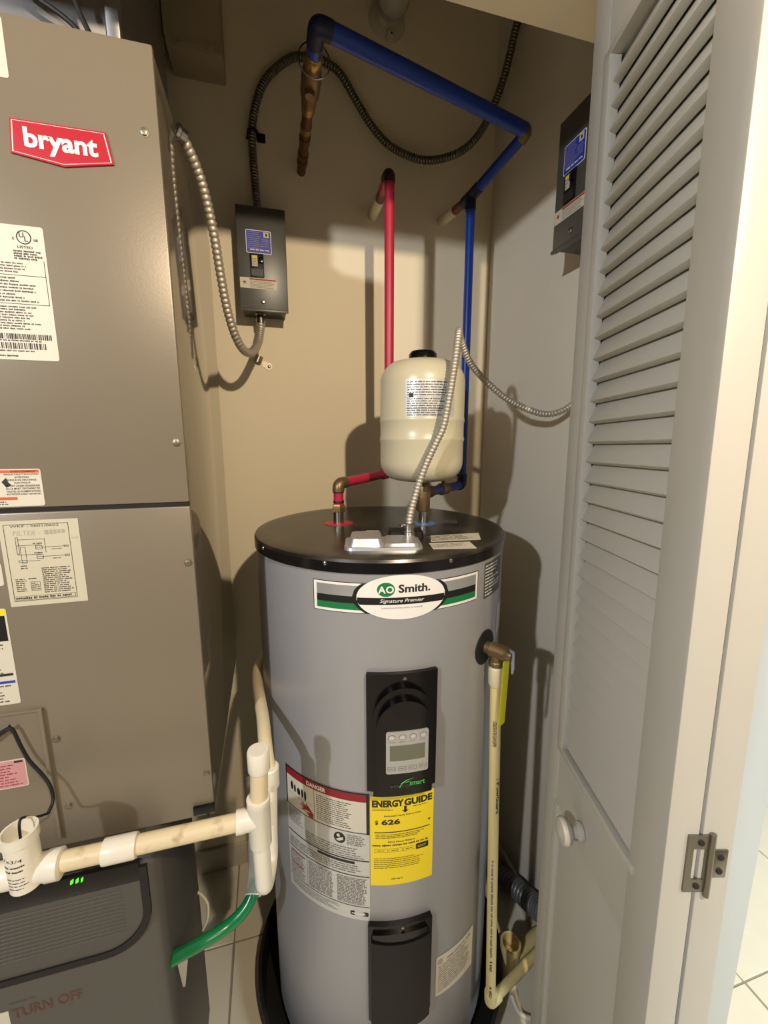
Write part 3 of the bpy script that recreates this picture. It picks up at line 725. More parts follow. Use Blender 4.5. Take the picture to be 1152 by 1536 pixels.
# rating sticker
s0, s1 = ua(10.2), ua(34.5)
sk = part('rating_sticker', B().use('label_white').slab(HS, s0, s1, lambda u: 0.262-0.018*(u-s0)/(s1-s0), lambda u: 0.368-0.012*(u-s0)/(s1-s0), 0.0006, n=12), wh, 'small white rating sticker')
b = B().use('ink_faint'); b.slab(HS, s0+0.004, s0+0.018, ell(0.0071, 0.007, -1, s0+0.011, 0.352), ell(0.0071, 0.007, 1, s0+0.011, 0.352), 0.0010, n=12)
b.use('ink_soft').words(HS, s0+0.006, 0.268, s1-0.006, 0.342, 12, 0.0010, seed=101, frac=0.5); b.words(HS, s0+0.03, 0.344, s1-0.03, 0.352, 1, 0.0010, seed=102, frac=0.5); b.text(HS, 'UL', s1-0.020, 0.341, 0.010, 0.0010)
part('print', b, sk, flat=True)
# top: junction box cover, flanges, nipples and stickers
ja = D(-12.5)
def JP(u, v, z): return Vector((0.208+u*math.cos(ja)-v*math.sin(ja), 0.755+u*math.sin(ja)+v*math.cos(ja), z))
def rlid(b, u0, u1, v0, v1, z0, z1, r, tp=0.0):
    P = rr(u0, v0, u1, v1, r, 5); Q = rr(u0+tp, v0+tp, u1-tp, v1-tp, max(0.001, r-tp*0.4), 5)
    lo_ = [b.v(JP(u, v, z0)) for u, v in P]; hi_ = [b.v(JP(u, v, z1)) for u, v in Q]
    for k in range(len(P)): b.face([lo_[k], lo_[(k+1) % len(P)], hi_[(k+1) % len(P)], hi_[k]])
    b.face(hi_); return b
b = B().use('brushed'); rlid(b, -0.078, 0.068, -0.045, 0.047, HZ, HZ+0.005, 0.016, 0.001)
jb = part('junction_cover', b, wh, 'stamped silver junction box cover')
b = B().use('brushed'); rlid(b, -0.070, -0.004, -0.036, 0.040, HZ+0.005, HZ+0.019, 0.012, 0.005); part('raised_half', b, jb)
b = B().use('brushed'); rlid(b, -0.003, 0.062, -0.036, 0.040, HZ+0.005, HZ+0.010, 0.012, 0.003); part('flat_half', b, jb)
b = B().use('black_matte'); rlid(b, 0.010, 0.082, 0.052, 0.100, HZ, HZ+0.012, 0.006, 0.002); part('junction_cavity', b, wh, 'black box behind the junction cover')
b = B().use('steel').lathe((0.2655, 0.785, HZ+0.006), [(0.012, 0), (0.012, 0.010), (0.0105, 0.011), (0.0105, 0.016), (0.0115, 0.017), (0.0115, 0.027), (0.009, 0.028)], 20)
b.lathe((0.254, 0.785, HZ+0.030), [(0.003, 0), (0.003, 0.008)], 8, (-1, -0.3, 0))
part('conduit_connector', b, wh, 'zinc conduit connector')
for nm, (x, y), m, r in (('hot_flange', (0.154, 0.981), 'label_red', 0.034), ('cold_flange', (0.350, 0.928), 'label_blue', 0.030)):
    part(nm, B().use('red_pipe' if m == 'label_red' else 'flange_blue' if 'flange_blue' in MAT else 'label_blue').lathe((x, y, HZ), [(r, 0), (r, 0.0012), (r*0.6, 0.002), (0.013, 0.002)], 28), wh, 'red plastic ring' if m == 'label_red' else 'blue plastic ring')
    part('nipple', B().use('steel').lathe((x, y, HZ), [(0.0125, 0), (0.0125, 0.030), (0.011, 0.031)], 20), wh, 'short plated steel nipple')
for P, m, lb in ((((0.318, 0.800), (0.428, 0.799), (0.404, 0.744), (0.300, 0.752)), 'label_paper', 'worn paper sticker'), (((0.292, 0.742), (0.374, 0.733), (0.364, 0.684), (0.284, 0.700)), 'label_white', 'white paper sticker'),
                 (((0.200, 0.884), (0.226, 0.876), (0.222, 0.846), (0.190, 0.856)), 'label_white', 'small white sticker'), (((0.405, 0.955), (0.445, 0.945), (0.43, 0.91), (0.385, 0.92)), 'label_grey', 'dull grey sticker')):
    S = lambda u, v, h: Vector((u, v, HZ+h))
    part('top_sticker', B().use(m).poly(S, P, 0, 0.0005), wh, lb)
b = B().use('ink_soft').words(lambda u, v, h: Vector((u, v, HZ+h)), 0.306, 0.755, 0.402, 0.795, 4, 0.0008, seed=120, frac=0.6); b.words(lambda u, v, h: Vector((u, v, HZ+h)), 0.290, 0.705, 0.362, 0.730, 3, 0.0008, seed=121, frac=0.45)
part('sticker_print', b, wh, flat=True)
# drain pan
b = B().use('rubber').lathe((HX, HY, 0), [(0.30, 0.0), (0.322, 0.004), (0.328, 0.070), (0.332, 0.073), (0.332, 0.066), (0.334, 0.066), (0.334, 0.076), (0.326, 0.076), (0.318, 0.008), (0.29, 0.006), (0.001, 0.006)], 72)
solo('drain_pan', b, (HX, HY, 0), 'shallow round black drain pan under the water heater', 'pan')
# support ring so that the heater stands in its pan
part('base_ring', B().use('black_matte').lathe((HX, HY, 0), [(0.25, 0.006), (0.25, 0.034)], 48), wh)

# relief valve
rv = thing('relief_valve', (0.401, 0.705, 1.045), 'brass relief valve on black collar with yellow tag, right of the badge', 'valve')
od = Vector((math.sin(D(34)), -math.cos(D(34)), 0)); oc_ = Vector((HX, HY, 1.045))+od*HR
part('collar', B().use('rubber').lathe(oc_-od*0.004, [(0.036, 0), (0.036, 0.005), (0.030, 0.0075), (0.012, 0.0075)], 36, od), rv, 'black rubber collar')
b = B().use('brass').lathe(oc_, [(0.0125, 0), (0.0125, 0.012), (0.0155, 0.014), (0.0155, 0.046), (0.012, 0.050), (0.010, 0.058)], 24, od)
vp = oc_+od*0.026
b.lathe(vp, [(0.014, 0), (0.0135, 0.020), (0.0150, 0.022), (0.0150, 0.030)], 24, (0, 0, -1))
part('body', b, rv)
e1_ = oc_+od*0.056
b = B().use('lead_seal').tube([e1_+Vector((-0.004, 0, 0.010)), e1_+Vector((0.003, 0, 0.006)), e1_+Vector((0.005, 0, -0.028)), e1_+Vector((0.004, 0, -0.038))], [0.004, 0.0045, 0.0035, 0.002], 8)
part('lever', b, rv, 'pale metal test lever')
b = B().use('paper_tag').hexa([e1_+Vector(q) for q in ((-0.022, -0.002, -0.150), (-0.004, 0.004, -0.145), (-0.004, 0.005, -0.145), (-0.022, -0.001, -0.150), (-0.018, -0.002, -0.010), (0.0, 0.004, -0.006), (0.0, 0.005, -0.006), (-0.018, -0.001, -0.010))])
part('tag', b, rv, 'yellow warning tag')
# discharge pipe
dp = thing('discharge_pipe', (0.444, 0.678, 0.15), 'yellowish plastic discharge pipe running down the right of the heater', 'pipe')
pt = vp+Vector((0, 0, -0.030)); pb = Vector((0.4435, 0.679, 0.160))
t_ = (pb-pt).normalized()
part('adapter', B().use('pvc').lathe(pt-t_*0.002, [(0.0135, 0), (0.0135, 0.007)], 22, t_), dp, 'white thread seal')
part('coupling', B().use('cream_plastic').lathe(pt+t_*0.005, [(0.0145, 0), (0.0150, 0.004), (0.0150, 0.034), (0.0135, 0.038)], 22, t_), dp)
part('riser', B().use('cpvc').tube([pt+t_*0.040, pb], 0.0112, 20), dp)
pe = Vector((0.612, 0.735, 0.157))
h_ = (pe-pb).normalized()
part('elbow', B().use('cpvc').tube([pb-t_*0.022, pb-t_*0.010]+arc_pts(pb-t_*0.010, pb+t_*0.006, pb+t_*0.006+h_*0.03, 0.010)+[pb+t_*0.006+h_*0.026], 0.0142, 20), dp)
part('outlet_run', B().use('cpvc').tube([pb+t_*0.006+h_*0.018, pe+Vector((0, 0, -0.004)), Vector((0.706, 0.77, 0.15))], 0.0112, 18), dp)
# print along the pipe, facing the camera
ax = -t_; fr = Vector((-0.46, -0.86, 0)); fr = (fr-ax*fr.dot(ax)).normalized(); sd = ax.cross(fr)
def DS(u, v, h): a = v/0.0112; return pb+ax*u*1.0+(fr*math.cos(a)-sd*math.sin(a))*(0.0112+h)
b = B().use('ink')
b.text(DS, 'FlowGuard', 0.520, -0.004, 0.0075, 0.0003, 'R', rot=math.pi, bold=0.03, width=0.075); b.text(DS, '3/4', 0.600, -0.004, 0.0070, 0.0003, 'C', rot=math.pi)
b.use('ink_soft').words(DS, 0.14, -0.0025, 0.42, 0.0045, 1, 0.0003, seed=131, frac=0.7, ragged=0); b.use('ink').words(DS, 0.10, -0.0025, 0.13, 0.0045, 1, 0.0003, seed=132, frac=0.9, ragged=0)
b.words(DS, 0.02, -0.0025, 0.06, 0.0045, 1, 0.0003, seed=133, frac=0.9, ragged=0); b.words(DS, 0.68, -0.003, 0.74, 0.005, 3, 0.0003, seed=134, frac=0.8, ragged=0)
part('print', b, dp, flat=True)

# ================================================================== EXPANSION TANK
ex = thing('expansion_tank', (0.345, 0.928, 1.357), 'cream expansion tank standing on the cold water tee', 'tank')
TXc, TYc, TR = 0.342, 0.928, 0.0950
b = B().use('tank_cream'); P = [(0.012, 1.357), (0.045, 1.360)]
P += [(TR-0.040+0.040*math.sin(a), 1.405-0.043*math.cos(a)) for a in [D(x) for x in (8, 25, 40, 55, 70, 82, 90)]]
for zz in (1.455, 1.497): P += [(TR, zz-0.006), (TR+0.0012, zz-0.003), (TR+0.0015, zz), (TR+0.0012, zz+0.003), (TR, zz+0.006)]
P += [(TR-0.045+0.045*math.cos(a), 1.578+0.048*math.sin(a)) for a in [D(x) for x in (0, 10, 22, 35, 50, 65, 80)]]+[(0.034, 1.630), (0.001, 1.631)]
b.lathe((TXc, TYc, 0), P, 64); part('shell', b, ex)
part('valve_cap', B().use('black_plastic').lathe((TXc, TYc, 1.627), [(0.032, 0), (0.031, 0.014), (0.026, 0.020), (0.001, 0.021)], 32), ex, 'black plastic valve cap')
TS = cylS(TXc, TYc, TR); tu = lambda a: TR*D(a)
lb = part('label', B().use('label_silver').slab(TS, tu(-42), tu(24), 1.500, 1.577, 0.0005, n=18), ex, 'silver data label')
b = B().use('ink').words(TS, tu(-39), 1.543, tu(22), 1.574, 6, 0.0008, seed=141, frac=0.5); b.rect(TS, tu(-37), 1.541, tu(-31), 1.549, 0.0008, 3)
b.words(TS, tu(-39), 1.503, tu(22), 1.540, 8, 0.0008, seed=142, frac=0.55, ragged=0.4); b.rect(TS, tu(-41), 1.5405, tu(23), 1.541, 0.0008, 10); b.rect(TS, tu(-41), 1.518, tu(23), 1.5185, 0.0008, 10)
part('print', b, lb, flat=True)

# ================================================================== HOT AND COLD PIPES
hp = thing('hot_water_pipe', (0.154, 0.981, HZ+0.03), 'red hot water pipe rising from the heater to the back wall', 'pipe')
RX, RY = 0.3125, 1.10; hz = 1.352
def hexnut(c, r, h0, axis=(0,0,1)): return B().use('brass_bright').lathe(c, [(r*0.95, 0), (r, h0*0.1), (r, h0*0.9), (r*0.95, h0)], 6, axis)
part('union_nut', hexnut((0.155, 0.981, HZ+0.028), 0.0155, 0.018), hp, 'brass hex nut')
part('drop', B().use('red_pipe').tube([(0.155, 0.981, HZ+0.046), (0.155, 0.981, hz-0.016)], 0.0118, 18), hp)
for z in (HZ+0.049, hz-0.022):
    part('solder_ring', B().use('solder_dark').lathe((0.155, 0.981, z), [(0.0128, 0), (0.0132, 0.003), (0.0128, 0.006)], 18), hp, 'dark solder ring')
q0, q1, q2 = Vector((0.155, 0.981, hz-0.018)), Vector((0.155, 0.981, hz)), Vector((RX, RY, hz+0.012))
d_ = (q2-q1).normalized()
part('elbow', B().use('brass').tube([q0]+arc_pts(q0, q1, q1+d_*0.03, 0.014)+[q1+d_*0.022], 0.0142, 18), hp, 'brass elbow')
part('cross_run', B().use('red_pipe').tube([q1+d_*0.018, q2-d_*0.014], 0.0118, 18), hp)
part('elbow', B().use('red_pipe').tube([q2-d_*0.028]+arc_pts(q2-d_*0.028, q2, q2+Vector((0, 0, 0.03)), 0.014)+[q2+Vector((0, 0, 0.03))], 0.0142, 18), hp)
part('riser', B().use('red_pipe').tube([q2+Vector((0, 0, 0.016)), (RX, RY, 2.072)], 0.0122, 20), hp)
zt_ = 2.088
part('top_elbow', B().use('solder_dark').tube([(RX, RY, 2.066)]+arc_pts((RX, RY, 2.066), (RX, RY, zt_), (RX, RY+0.03, zt_), 0.015)+[(RX, RY+0.026, zt_)], 0.0142, 18), hp, 'dark soldered elbow')
part('stub', B().use('red_pipe').tube([(RX, RY+0.02, zt_), (RX+0.004, RY+0.075, zt_)], 0.0120, 16), hp)
part('stub', B().use('copper').tube([(RX+0.004, RY+0.07, zt_), (RX+0.008, RY+0.125, zt_+0.003)], 0.0118, 16), hp, 'bare copper stub')
part('sleeve', B().use('cream_plastic').tube([(RX+0.008, RY+0.12, zt_+0.003), (RX+0.012, YB+0.004, zt_+0.006)], 0.0142, 18), hp, 'cream plastic wall sleeve')

cp = thing('cold_water_pipe', (0.350, 0.928, HZ+0.03), 'blue cold water pipe from the ceiling down behind the cream tank', 'pipe')
part('tee', B().use('brass').lathe((0.348, 0.928, HZ+0.030), [(0.0145, 0), (0.0165, 0.004), (0.0165, 0.060), (0.0150, 0.064), (0.0150, 0.078), (0.0165, 0.080), (0.0165, 0.092), (0.014, 0.098), (0.012, 0.102)], 22), cp, 'brass tee')
BX, BY, bz_ = 0.5585, 1.16, 1.318
q1 = Vector((0.348, 0.928, 1.330)); q2 = Vector((BX, BY, bz_)); d_ = (q2-q1).normalized()
part('branch_adapter', B().use('copper').tube([q1, q1+d_*0.048], 0.0150, 18), cp, 'copper branch adapter')
part('cross_run', B().use('blue_pipe').tube([q1+d_*0.046, q2-d_*0.014], 0.0118, 18), cp)
vb = q1+d_*0.145
part('stop_valve', B().use('brass').tube([vb-d_*0.024, vb-d_*0.016, vb-d_*0.010, vb+d_*0.010, vb+d_*0.016, vb+d_*0.024], [0.0135, 0.0165, 0.0150, 0.0150, 0.0165, 0.0135], 18).tube([vb, vb+Vector((0, 0, 0.034))], 0.006, 12), cp, 'small brass stop valve')
part('valve_handle', B().use('black_matte').hexa([vb+Vector(q) for q in ((-0.012, -0.006, 0.030), (0.062, 0.010, 0.034), (0.060, 0.018, 0.034), (-0.014, 0.004, 0.030), (-0.012, -0.006, 0.034), (0.062, 0.010, 0.038), (0.060, 0.018, 0.038), (-0.014, 0.004, 0.034))]), cp, 'thin dark lever handle')
part('elbow', B().use('blue_dark').tube([q2-d_*0.030]+arc_pts(q2-d_*0.03, q2, q2+Vector((0, 0, 0.03)), 0.015)+[q2+Vector((0, 0, 0.034))], 0.0145, 18), cp)
part('riser', B().use('blue_pipe').tube([q2+Vector((0, 0, 0.02)), (BX, BY, 2.082)], 0.0118, 20), cp)
A0 = Vector((0.116, 0.872, 2.168)); A1 = Vector((0.620, 1.000, 2.166)); A2 = Vector((0.5575, 1.16, 2.098))
d1_, d2_ = (A1-A0).normalized(), (A2-A1).normalized()
part('top_tee', B().use('blue_dark').tube([A2+Vector((0, 0, -0.034)), A2+Vector((0, 0, 0.006))], 0.0145, 18).tube([A2-d2_*0.03, A2, A2+Vector((-0.003, 0.034, 0))], 0.0145, 18), cp, 'dark blue tee')
part('stub', B().use('copper').tube([A2+Vector((-0.003, 0.03, 0)), A2+Vector((-0.009, 0.085, 0.003))], 0.0118, 16), cp, 'bare copper stub')
part('sleeve', B().use('cream_plastic').tube([A2+Vector((-0.009, 0.08, 0.003)), (0.540, YB+0.004, 2.105)], 0.0142, 18), cp, 'cream plastic wall sleeve')
part('return_run', B().use('blue_pipe').tube([A1+d2_*0.012, A2-d2_*0.012], 0.0125, 18), cp)
part('corner_elbow', B().use('brass').tube([A1-d1_*0.022]+arc_pts(A1-d1_*0.022, A1, A1+d2_*0.03, 0.012)+[A1+d2_*0.02], 0.0150, 18), cp, 'tarnished brass elbow')
part('overhead_run', B().use('blue_pipe').tube([A0+d1_*0.014, A1-d1_*0.010], 0.0150, 20), cp)
part('end_elbow', B().use('blue_dark').tube([A0+Vector((0, 0.036, 0)), A0+Vector((0, 0.014, 0))]+arc_pts(A0+Vector((0, 0.014, 0)), A0, A0+d1_*0.03, 0.010)+[A0+d1_*0.026], 0.0160, 18), cp, 'dark blue painted elbow')
# supply stub with shutoff valve
sv = thing('supply_valve', (0.115, 1.32, 2.17), 'copper and brass shutoff valve stub on the wall above the grey box', 'valve')
yy = Vector((0, 1, 0))
def sp(y): t = (y-0.872)/(1.32-0.872); return Vector((0.116+0.006*t, y, 2.168+0.012*t))
part('inlet', B().use('blue_pipe').tube([sp(0.902), sp(0.935)], 0.0135, 18), sv, 'short blue painted inlet')
part('union', B().use('brass_bright').tube([sp(0.932), sp(0.936), sp(0.958), sp(0.962)], [0.0145, 0.0175, 0.0175, 0.0145], 8), sv, 'brass union')
part('valve_body', B().use('brass').tube([sp(0.960), sp(0.972), sp(0.982), sp(1.030), sp(1.045), sp(1.060)], [0.0155, 0.0190, 0.0205, 0.0200, 0.0165, 0.0160], 18), sv)
part('bonnet', B().use('brass').tube([sp(1.0), sp(1.0)+Vector((-0.004, -0.003, -0.030))], [0.012, 0.009], 14), sv)
part('coupling', B().use('brass_bright').tube([sp(1.058), sp(1.082)], 0.0150, 18), sv)
part('copper_run', B().use('copper').tube([sp(1.080), sp(1.326)], 0.0118, 18), sv)
for y in (1.13, 1.17, 1.235, 1.262): part('fitting', B().use('copper' if y > 1.15 else 'brass_bright').tube([sp(y), sp(y+0.018)], 0.0138, 18), sv)
part('ring_tag', B().use('steel').tube([sp(0.93)+Vector((0.030*math.cos(a), 0.0, 0.030*math.sin(a)-0.012)) for a in [2*math.pi*k/24 for k in range(25)]], 0.0012, 6, caps=False), sv, 'thin wire ring')

# ================================================================== BREAKER BOXES AND CONDUITS
def breaker(loc, yaw, label):
    # local frame: u across, v up from the cover centre, cover faces local -y; back of box at y = 0.085
    root = thing('breaker_box', loc, label, 'breaker box', rot=Euler((0, 0, yaw)))
    S = flatS((0, 0, 0), (1, 0, 0), (0, 0, 1))
    def P(nm, b, lb=None, par=None, flat=False): return part(nm, b, par or root, lb, local=True, flat=flat)
    P('box', B().use('box_dark').box((-0.055, 0.004, -0.122), (0.056, 0.085, 0.120), 0.002))
    P('cover', B().use('box_grey').box((-0.0615, 0.0, -0.125), (0.0615, 0.010, 0.125), 0.0025))
    lb = P('data_label', B().use('ink_white').poly(S, rr(-0.039, 0.014, 0.024, 0.069, 0.004), 0, 0.0004), 'blue data label')
    b = B().use('label_blue').poly(S, rr(-0.0375, 0.0155, 0.0225, 0.0675, 0.003), 0.0007)
    b.use('ink_faint').words(S, -0.035, 0.024, 0.004, 0.066, 9, 0.0009, seed=150, frac=0.35); b.words(S, 0.0, 0.030, 0.021, 0.050, 5, 0.0009, seed=151, frac=0.35)
    b.use('ink_white').words(S, -0.030, 0.020, 0.018, 0.025, 1, 0.0009, seed=152, frac=0.7, ragged=0)
    b.use('label_paper').rect(S, 0.005, 0.053, 0.018, 0.066, 0.0009); b.use('ink').rect(S, 0.0085, 0.0565, 0.0145, 0.0625, 0.0011); b.use('label_yellow').rect(S, 0.0075, 0.0575, 0.0095, 0.0615, 0.0012)
    P('print', b, par=lb, flat=True)
    br = P('breaker', B().use('black_matte').box((-0.0315, -0.003, -0.043), (0.003, 0.004, 0.013), 0.0008), 'black circuit breaker')
    b = B().use('label_paper').rect(S, -0.0265, -0.018, -0.0125, 0.008, 0.0035).use('paper_tag').rect(S, -0.0265, 0.003, -0.0125, 0.008, 0.0037)
    b.use('ink').words(S, -0.0255, -0.016, -0.0135, 0.002, 3, 0.0038, seed=153, frac=0.35); b.use('ink_soft').words(S, -0.009, -0.012, 0.002, 0.004, 3, 0.0036, seed=154, frac=0.3)
    b.use('box_dark').rect(S, -0.029, -0.041, 0.0005, -0.024, 0.0036)
    P('print', b, par=br, flat=True)
    P('toggle', B().use('black_plastic').box((-0.009, -0.009, -0.010), (0.002, -0.003, 0.003), 0.001), par=br)
    wl = P('hazard_label', B().use('label_white').poly(S, rr(-0.0585, -0.071, 0.034, -0.0455, 0.001), 0, 0.0004), 'white and orange hazard label')
    b = B().use('label_orange').rect(S, -0.035, -0.0505, 0.033, -0.0465, 0.0007)
    for k in range(6):
        a = 2*math.pi*k/6; b.poly(S, [(-0.0475+0.0015*math.cos(a+1.2), -0.057+0.0015*math.sin(a+1.2)), (-0.0475+0.009*math.cos(a), -0.057+0.008*math.sin(a)), (-0.0475+0.0015*math.cos(a-1.2), -0.057+0.0015*math.sin(a-1.2))], 0.0007)
    b.use('ink').words(S, -0.034, -0.0502, 0.032, -0.0468, 1, 0.0009, seed=155, frac=0.6, ragged=0); b.use('ink_soft').words(S, -0.034, -0.0695, 0.032, -0.052, 5, 0.0007, seed=156, frac=0.5)
    P('print', b, par=wl, flat=True)
    P('cover_screw', B().use('steel').lathe((-0.003, 0, -0.102), [(0.006, 0), (0.0055, 0.002), (0.004, 0.004), (0.001, 0.0045)], 14, (0, -1, 0)))
    P('bottom_flange', B().use('box_grey').box((-0.0615, -0.004, -0.127), (0.0615, 0.002, -0.1205), 0.001))
    return root
breaker((0.0075, 1.2345, 1.914), 0.0, 'grey breaker box with blue label on the tan back wall')
breaker((0.622, 0.818, 1.981), math.pi/2*1.0*-1+0.0, 'dark breaker box on the grey right wall, half hidden by the louvred door')

cd = thing('air_handler_conduit', (-0.122, 0.85, 1.93), 'flexible metal conduit looping from the breaker box to the air handler side', 'conduit')
P = [(-0.004, 1.272, 1.766), (-0.006, 1.262, 1.745), (-0.014, 1.215, 1.702), (-0.030, 1.150, 1.668), (-0.046, 1.105, 1.664), (-0.060, 1.065, 1.685), (-0.071, 1.03, 1.726), (-0.078, 1.0, 1.781), (-0.084, 0.965, 1.852), (-0.095, 0.925, 1.918), (-0.110, 0.885, 1.952), (-0.1235, 0.862, 1.962)]
part('conduit', flex(B().use('flex_steel'), P, 0.0108, 0.0088, 0.0098, 14), cd)
b = B().use('steel').lathe((-0.004, 1.275, 1.795), [(0.0135, 0), (0.0135, 0.006), (0.0115, 0.008), (0.0115, 0.016), (0.0125, 0.017), (0.0125, 0.030), (0.0105, 0.031)], 18, (0, -0.1, -1))
part('connector', b, cd, 'zinc box connector'); 
part('connector', B().use('steel').lathe((-0.1245, 0.862, 1.962), [(0.013, 0), (0.013, 0.005), (0.011, 0.007), (0.011, 0.016)], 16, (0.75, 0.55, -0.25)), cd, 'zinc side connector')

fc = thing('feed_conduit', (0.003, 1.28, 2.04), 'dark flexible feed conduit looping high across the back wall', 'conduit')
P = [(0.003, 1.278, 2.034), (-0.001, 1.29, 2.10), (-0.004, 1.298, 2.18), (-0.003, 1.298, 2.25), (0.012, 1.298, 2.315), (0.041, 1.298, 2.372), (0.10, 1.298, 2.425), (0.145, 1.30, 2.438), (0.188, 1.30, 2.438), (0.232, 1.30, 2.418), (0.277, 1.298, 2.358), (0.322, 1.295, 2.302), (0.378, 1.288, 2.258), (0.465, 1.27, 2.232), (0.552, 1.25, 2.250), (0.610, 1.235, 2.296), (0.650, 1.225, 2.370), (0.675, 1.21, 2.45), (0.69, 1.20, 2.53), (0.707, 1.19, 2.60)]
part('conduit', flex(B().use('flex_dark'), P, 0.0106, 0.0106, 0.0078, 12), fc)
b = B().use('steel').lathe((0.003, 1.278, 2.034), [(0.0135, 0), (0.0135, 0.006), (0.0115, 0.008), (0.0115, 0.02)], 16); part('connector', b, fc)
b = B().use('black_matte').tube([(-0.016, 1.316, 2.236), (-0.012, 1.287, 2.238), (-0.002, 1.285, 2.240), (0.008, 1.292, 2.242), (0.010, 1.316, 2.243)], 0.004, 8).box((0.008, 1.313, 2.232), (0.030, 1.320, 2.252), 0.002); part('strap', b, fc, 'conduit strap')

hc = thing('heater_conduit', JP(0.045, 0.035, HZ+0.03), 'bright flexible conduit from the heater top to the right wall', 'conduit')
j0 = JP(0.045, 0.035, HZ+0.030)
j0 = Vector((0.2655, 0.785, HZ+0.030))
P = [j0, (0.2665, 0.785, 1.300), (0.270, 0.785, 1.318), (0.277, 0.785, 1.343), (0.288, 0.787, 1.376), (0.303, 0.788, 1.413), (0.320, 0.788, 1.448), (0.336, 0.788, 1.482), (0.350, 0.796, 1.538), (0.364, 0.806, 1.600), (0.376, 0.820, 1.650), (0.387, 0.840, 1.674), (0.401, 0.868, 1.678), (0.420, 0.895, 1.664), (0.454, 0.920, 1.628), (0.502, 0.932, 1.590), (0.556, 0.922, 1.549), (0.612, 0.905, 1.522), (0.650, 0.890, 1.514), (0.680, 0.865, 1.527), (0.691, 0.83, 1.562), (0.688, 0.82, 1.65), (0.672, 0.818, 1.76), (0.664, 0.818, 1.855)]
part('conduit', flex(B().use('flex_steel'), P, 0.0078, 0.0078, 0.0072, 14), hc)
# loose strap on the wall
ls = thing('conduit_strap', (0.0, 1.318, 1.668), 'small loose metal conduit strap screwed to the wall below the breaker box', 'strap')
b = B().use('zinc'); r_ = 0.0105
pts = [Vector((-0.016+r_*math.cos(a)*0.9, YB-0.002-r_*max(0, math.sin(a))*1.6, 1.679+r_*math.cos(a)*-0.3)) for a in [D(x) for x in range(0, 181, 20)]]
for k in range(len(pts)-1):
    p, q = pts[k], pts[k+1]; dz = Vector((0.004, 0, 0.009)); dn = Vector((0, 0.0015, 0))
    b.hexa([p-dz, q-dz, q-dz+dn, p-dz+dn, p+dz, q+dz, q+dz+dn, p+dz+dn])
part('saddle', b, ls)
b = B().use('zinc').lathe((0.011, YB, 1.662), [(0.0105, 0), (0.0105, 0.0018), (0.0, 0.0018)], 18, (0, -1, 0)).box((-0.006, YB-0.002, 1.659), (0.006, YB, 1.675)); tab = part('tab', b, ls)
part('screw', B().use('steel').lathe((0.013, YB-0.0015, 1.661), [(0.0048, 0), (0.004, 0.002), (0.001, 0.003)], 12, (0, -1, 0)), ls)

# pale lamp holder high up
lh = thing('lamp_holder', (0.364, 1.318, 2.57), 'pale round lamp holder high on the back wall above the blue pipe', 'lamp')
part('base', B().use('porcelain').lathe((0.366, YB, 2.582), [(0.052, 0), (0.050, 0.008), (0.040, 0.014), (0.030, 0.016), (0.028, 0.03)], 32, (0, -1, 0)), lh)
part('globe', B().use('glass_frost').lathe((0.366, YB-0.03, 2.584), [(0.018, 0), (0.026, 0.008), (0.040, 0.025), (0.043, 0.042), (0.038, 0.060), (0.022, 0.074), (0.001, 0.080)], 28, (0, -1, 0)), lh, 'frosted glass globe')
part('socket_nub', B().use('porcelain').lathe((0.369, YB-0.02, 2.524), [(0.012, 0), (0.012, 0.018), (0.009, 0.020)], 16, (0, -1, 0)).use('seam_dark').lathe((0.369, YB-0.0402, 2.524), [(0.003, 0), (0.001, 0.0005)], 10, (0, -1, 0)), lh)

# ================================================================== CONDENSATE DRAIN
cdp = thing('condensate_drain', (-0.2, 0.60, 0.87), 'white plastic condensate drain pipe crossing in front of the air handler', 'pipe')
PY, PZ = 0.60, 0.870; pr_ = 0.0134
part('pipe', B().use('pvc_aged').tube([(-0.325, PY, PZ), (-0.062, PY, PZ)], pr_, 22), cdp, 'yellowed plastic pipe')
part('coupling', B().use('pvc').lathe((-0.256, PY, PZ), [(0.0170, 0), (0.0174, 0.002), (0.0174, 0.040), (0.0162, 0.043)], 24, (1, 0, 0)), cdp, 'white coupling')
b = B().use('pvc').lathe((-0.349, PY-0.004, 0.852), [(0.0150, 0), (0.0195, 0.002), (0.0195, 0.070), (0.0215, 0.072), (0.0215, 0.086), (0.0185, 0.086), (0.0180, 0.060), (0.001, 0.058)], 28)
b.lathe((-0.349, PY, 0.868), [(0.0185, 0), (0.0185, 0.022), (0.0200, 0.024), (0.0200, 0.040), (0.0165, 0.042)], 24, (1, 0, 0)).tube([(-0.349, PY, 0.868), (-0.46, PY, 0.868)], 0.0185, 22)
tp = part('trap_tee', b, cdp, 'white open-topped drain tee')
TT = cylS(-0.349, PY-0.004, 0.0195)
b = B().use('ink').text(TT, '1x3/4', -0.003, 0.906, 0.0050, 0.0003, width=0.022, rot=-0.15); b.words(TT, -0.016, 0.888, 0.010, 0.902, 2, 0.0003, seed=160, frac=0.4); b.words(TT, -0.014, 0.862, 0.012, 0.882, 4, 0.0003, seed=161, frac=0.35)
part('print', b, tp, flat=True)
b = B().use('pvc').lathe((-0.0405, PY, 0.822), [(0.0165, 0), (0.0172, 0.002), (0.0172, 0.074), (0.0178, 0.075), (0.0178, 0.084), (0.0150, 0.084)], 24)
b.lathe((-0.0405, PY, PZ), [(0.0165, 0), (0.0168, 0.022), (0.0174, 0.023), (0.0174, 0.034), (0.0145, 0.035)], 24, (-1, 0, 0))
part('tee', b, cdp, 'white tee')
part('standpipe', B().use('pvc_aged').tube([(-0.0395, PY, 0.895), (-0.0365, PY, 0.962)], pr_, 22), cdp, 'yellowed stand pipe')
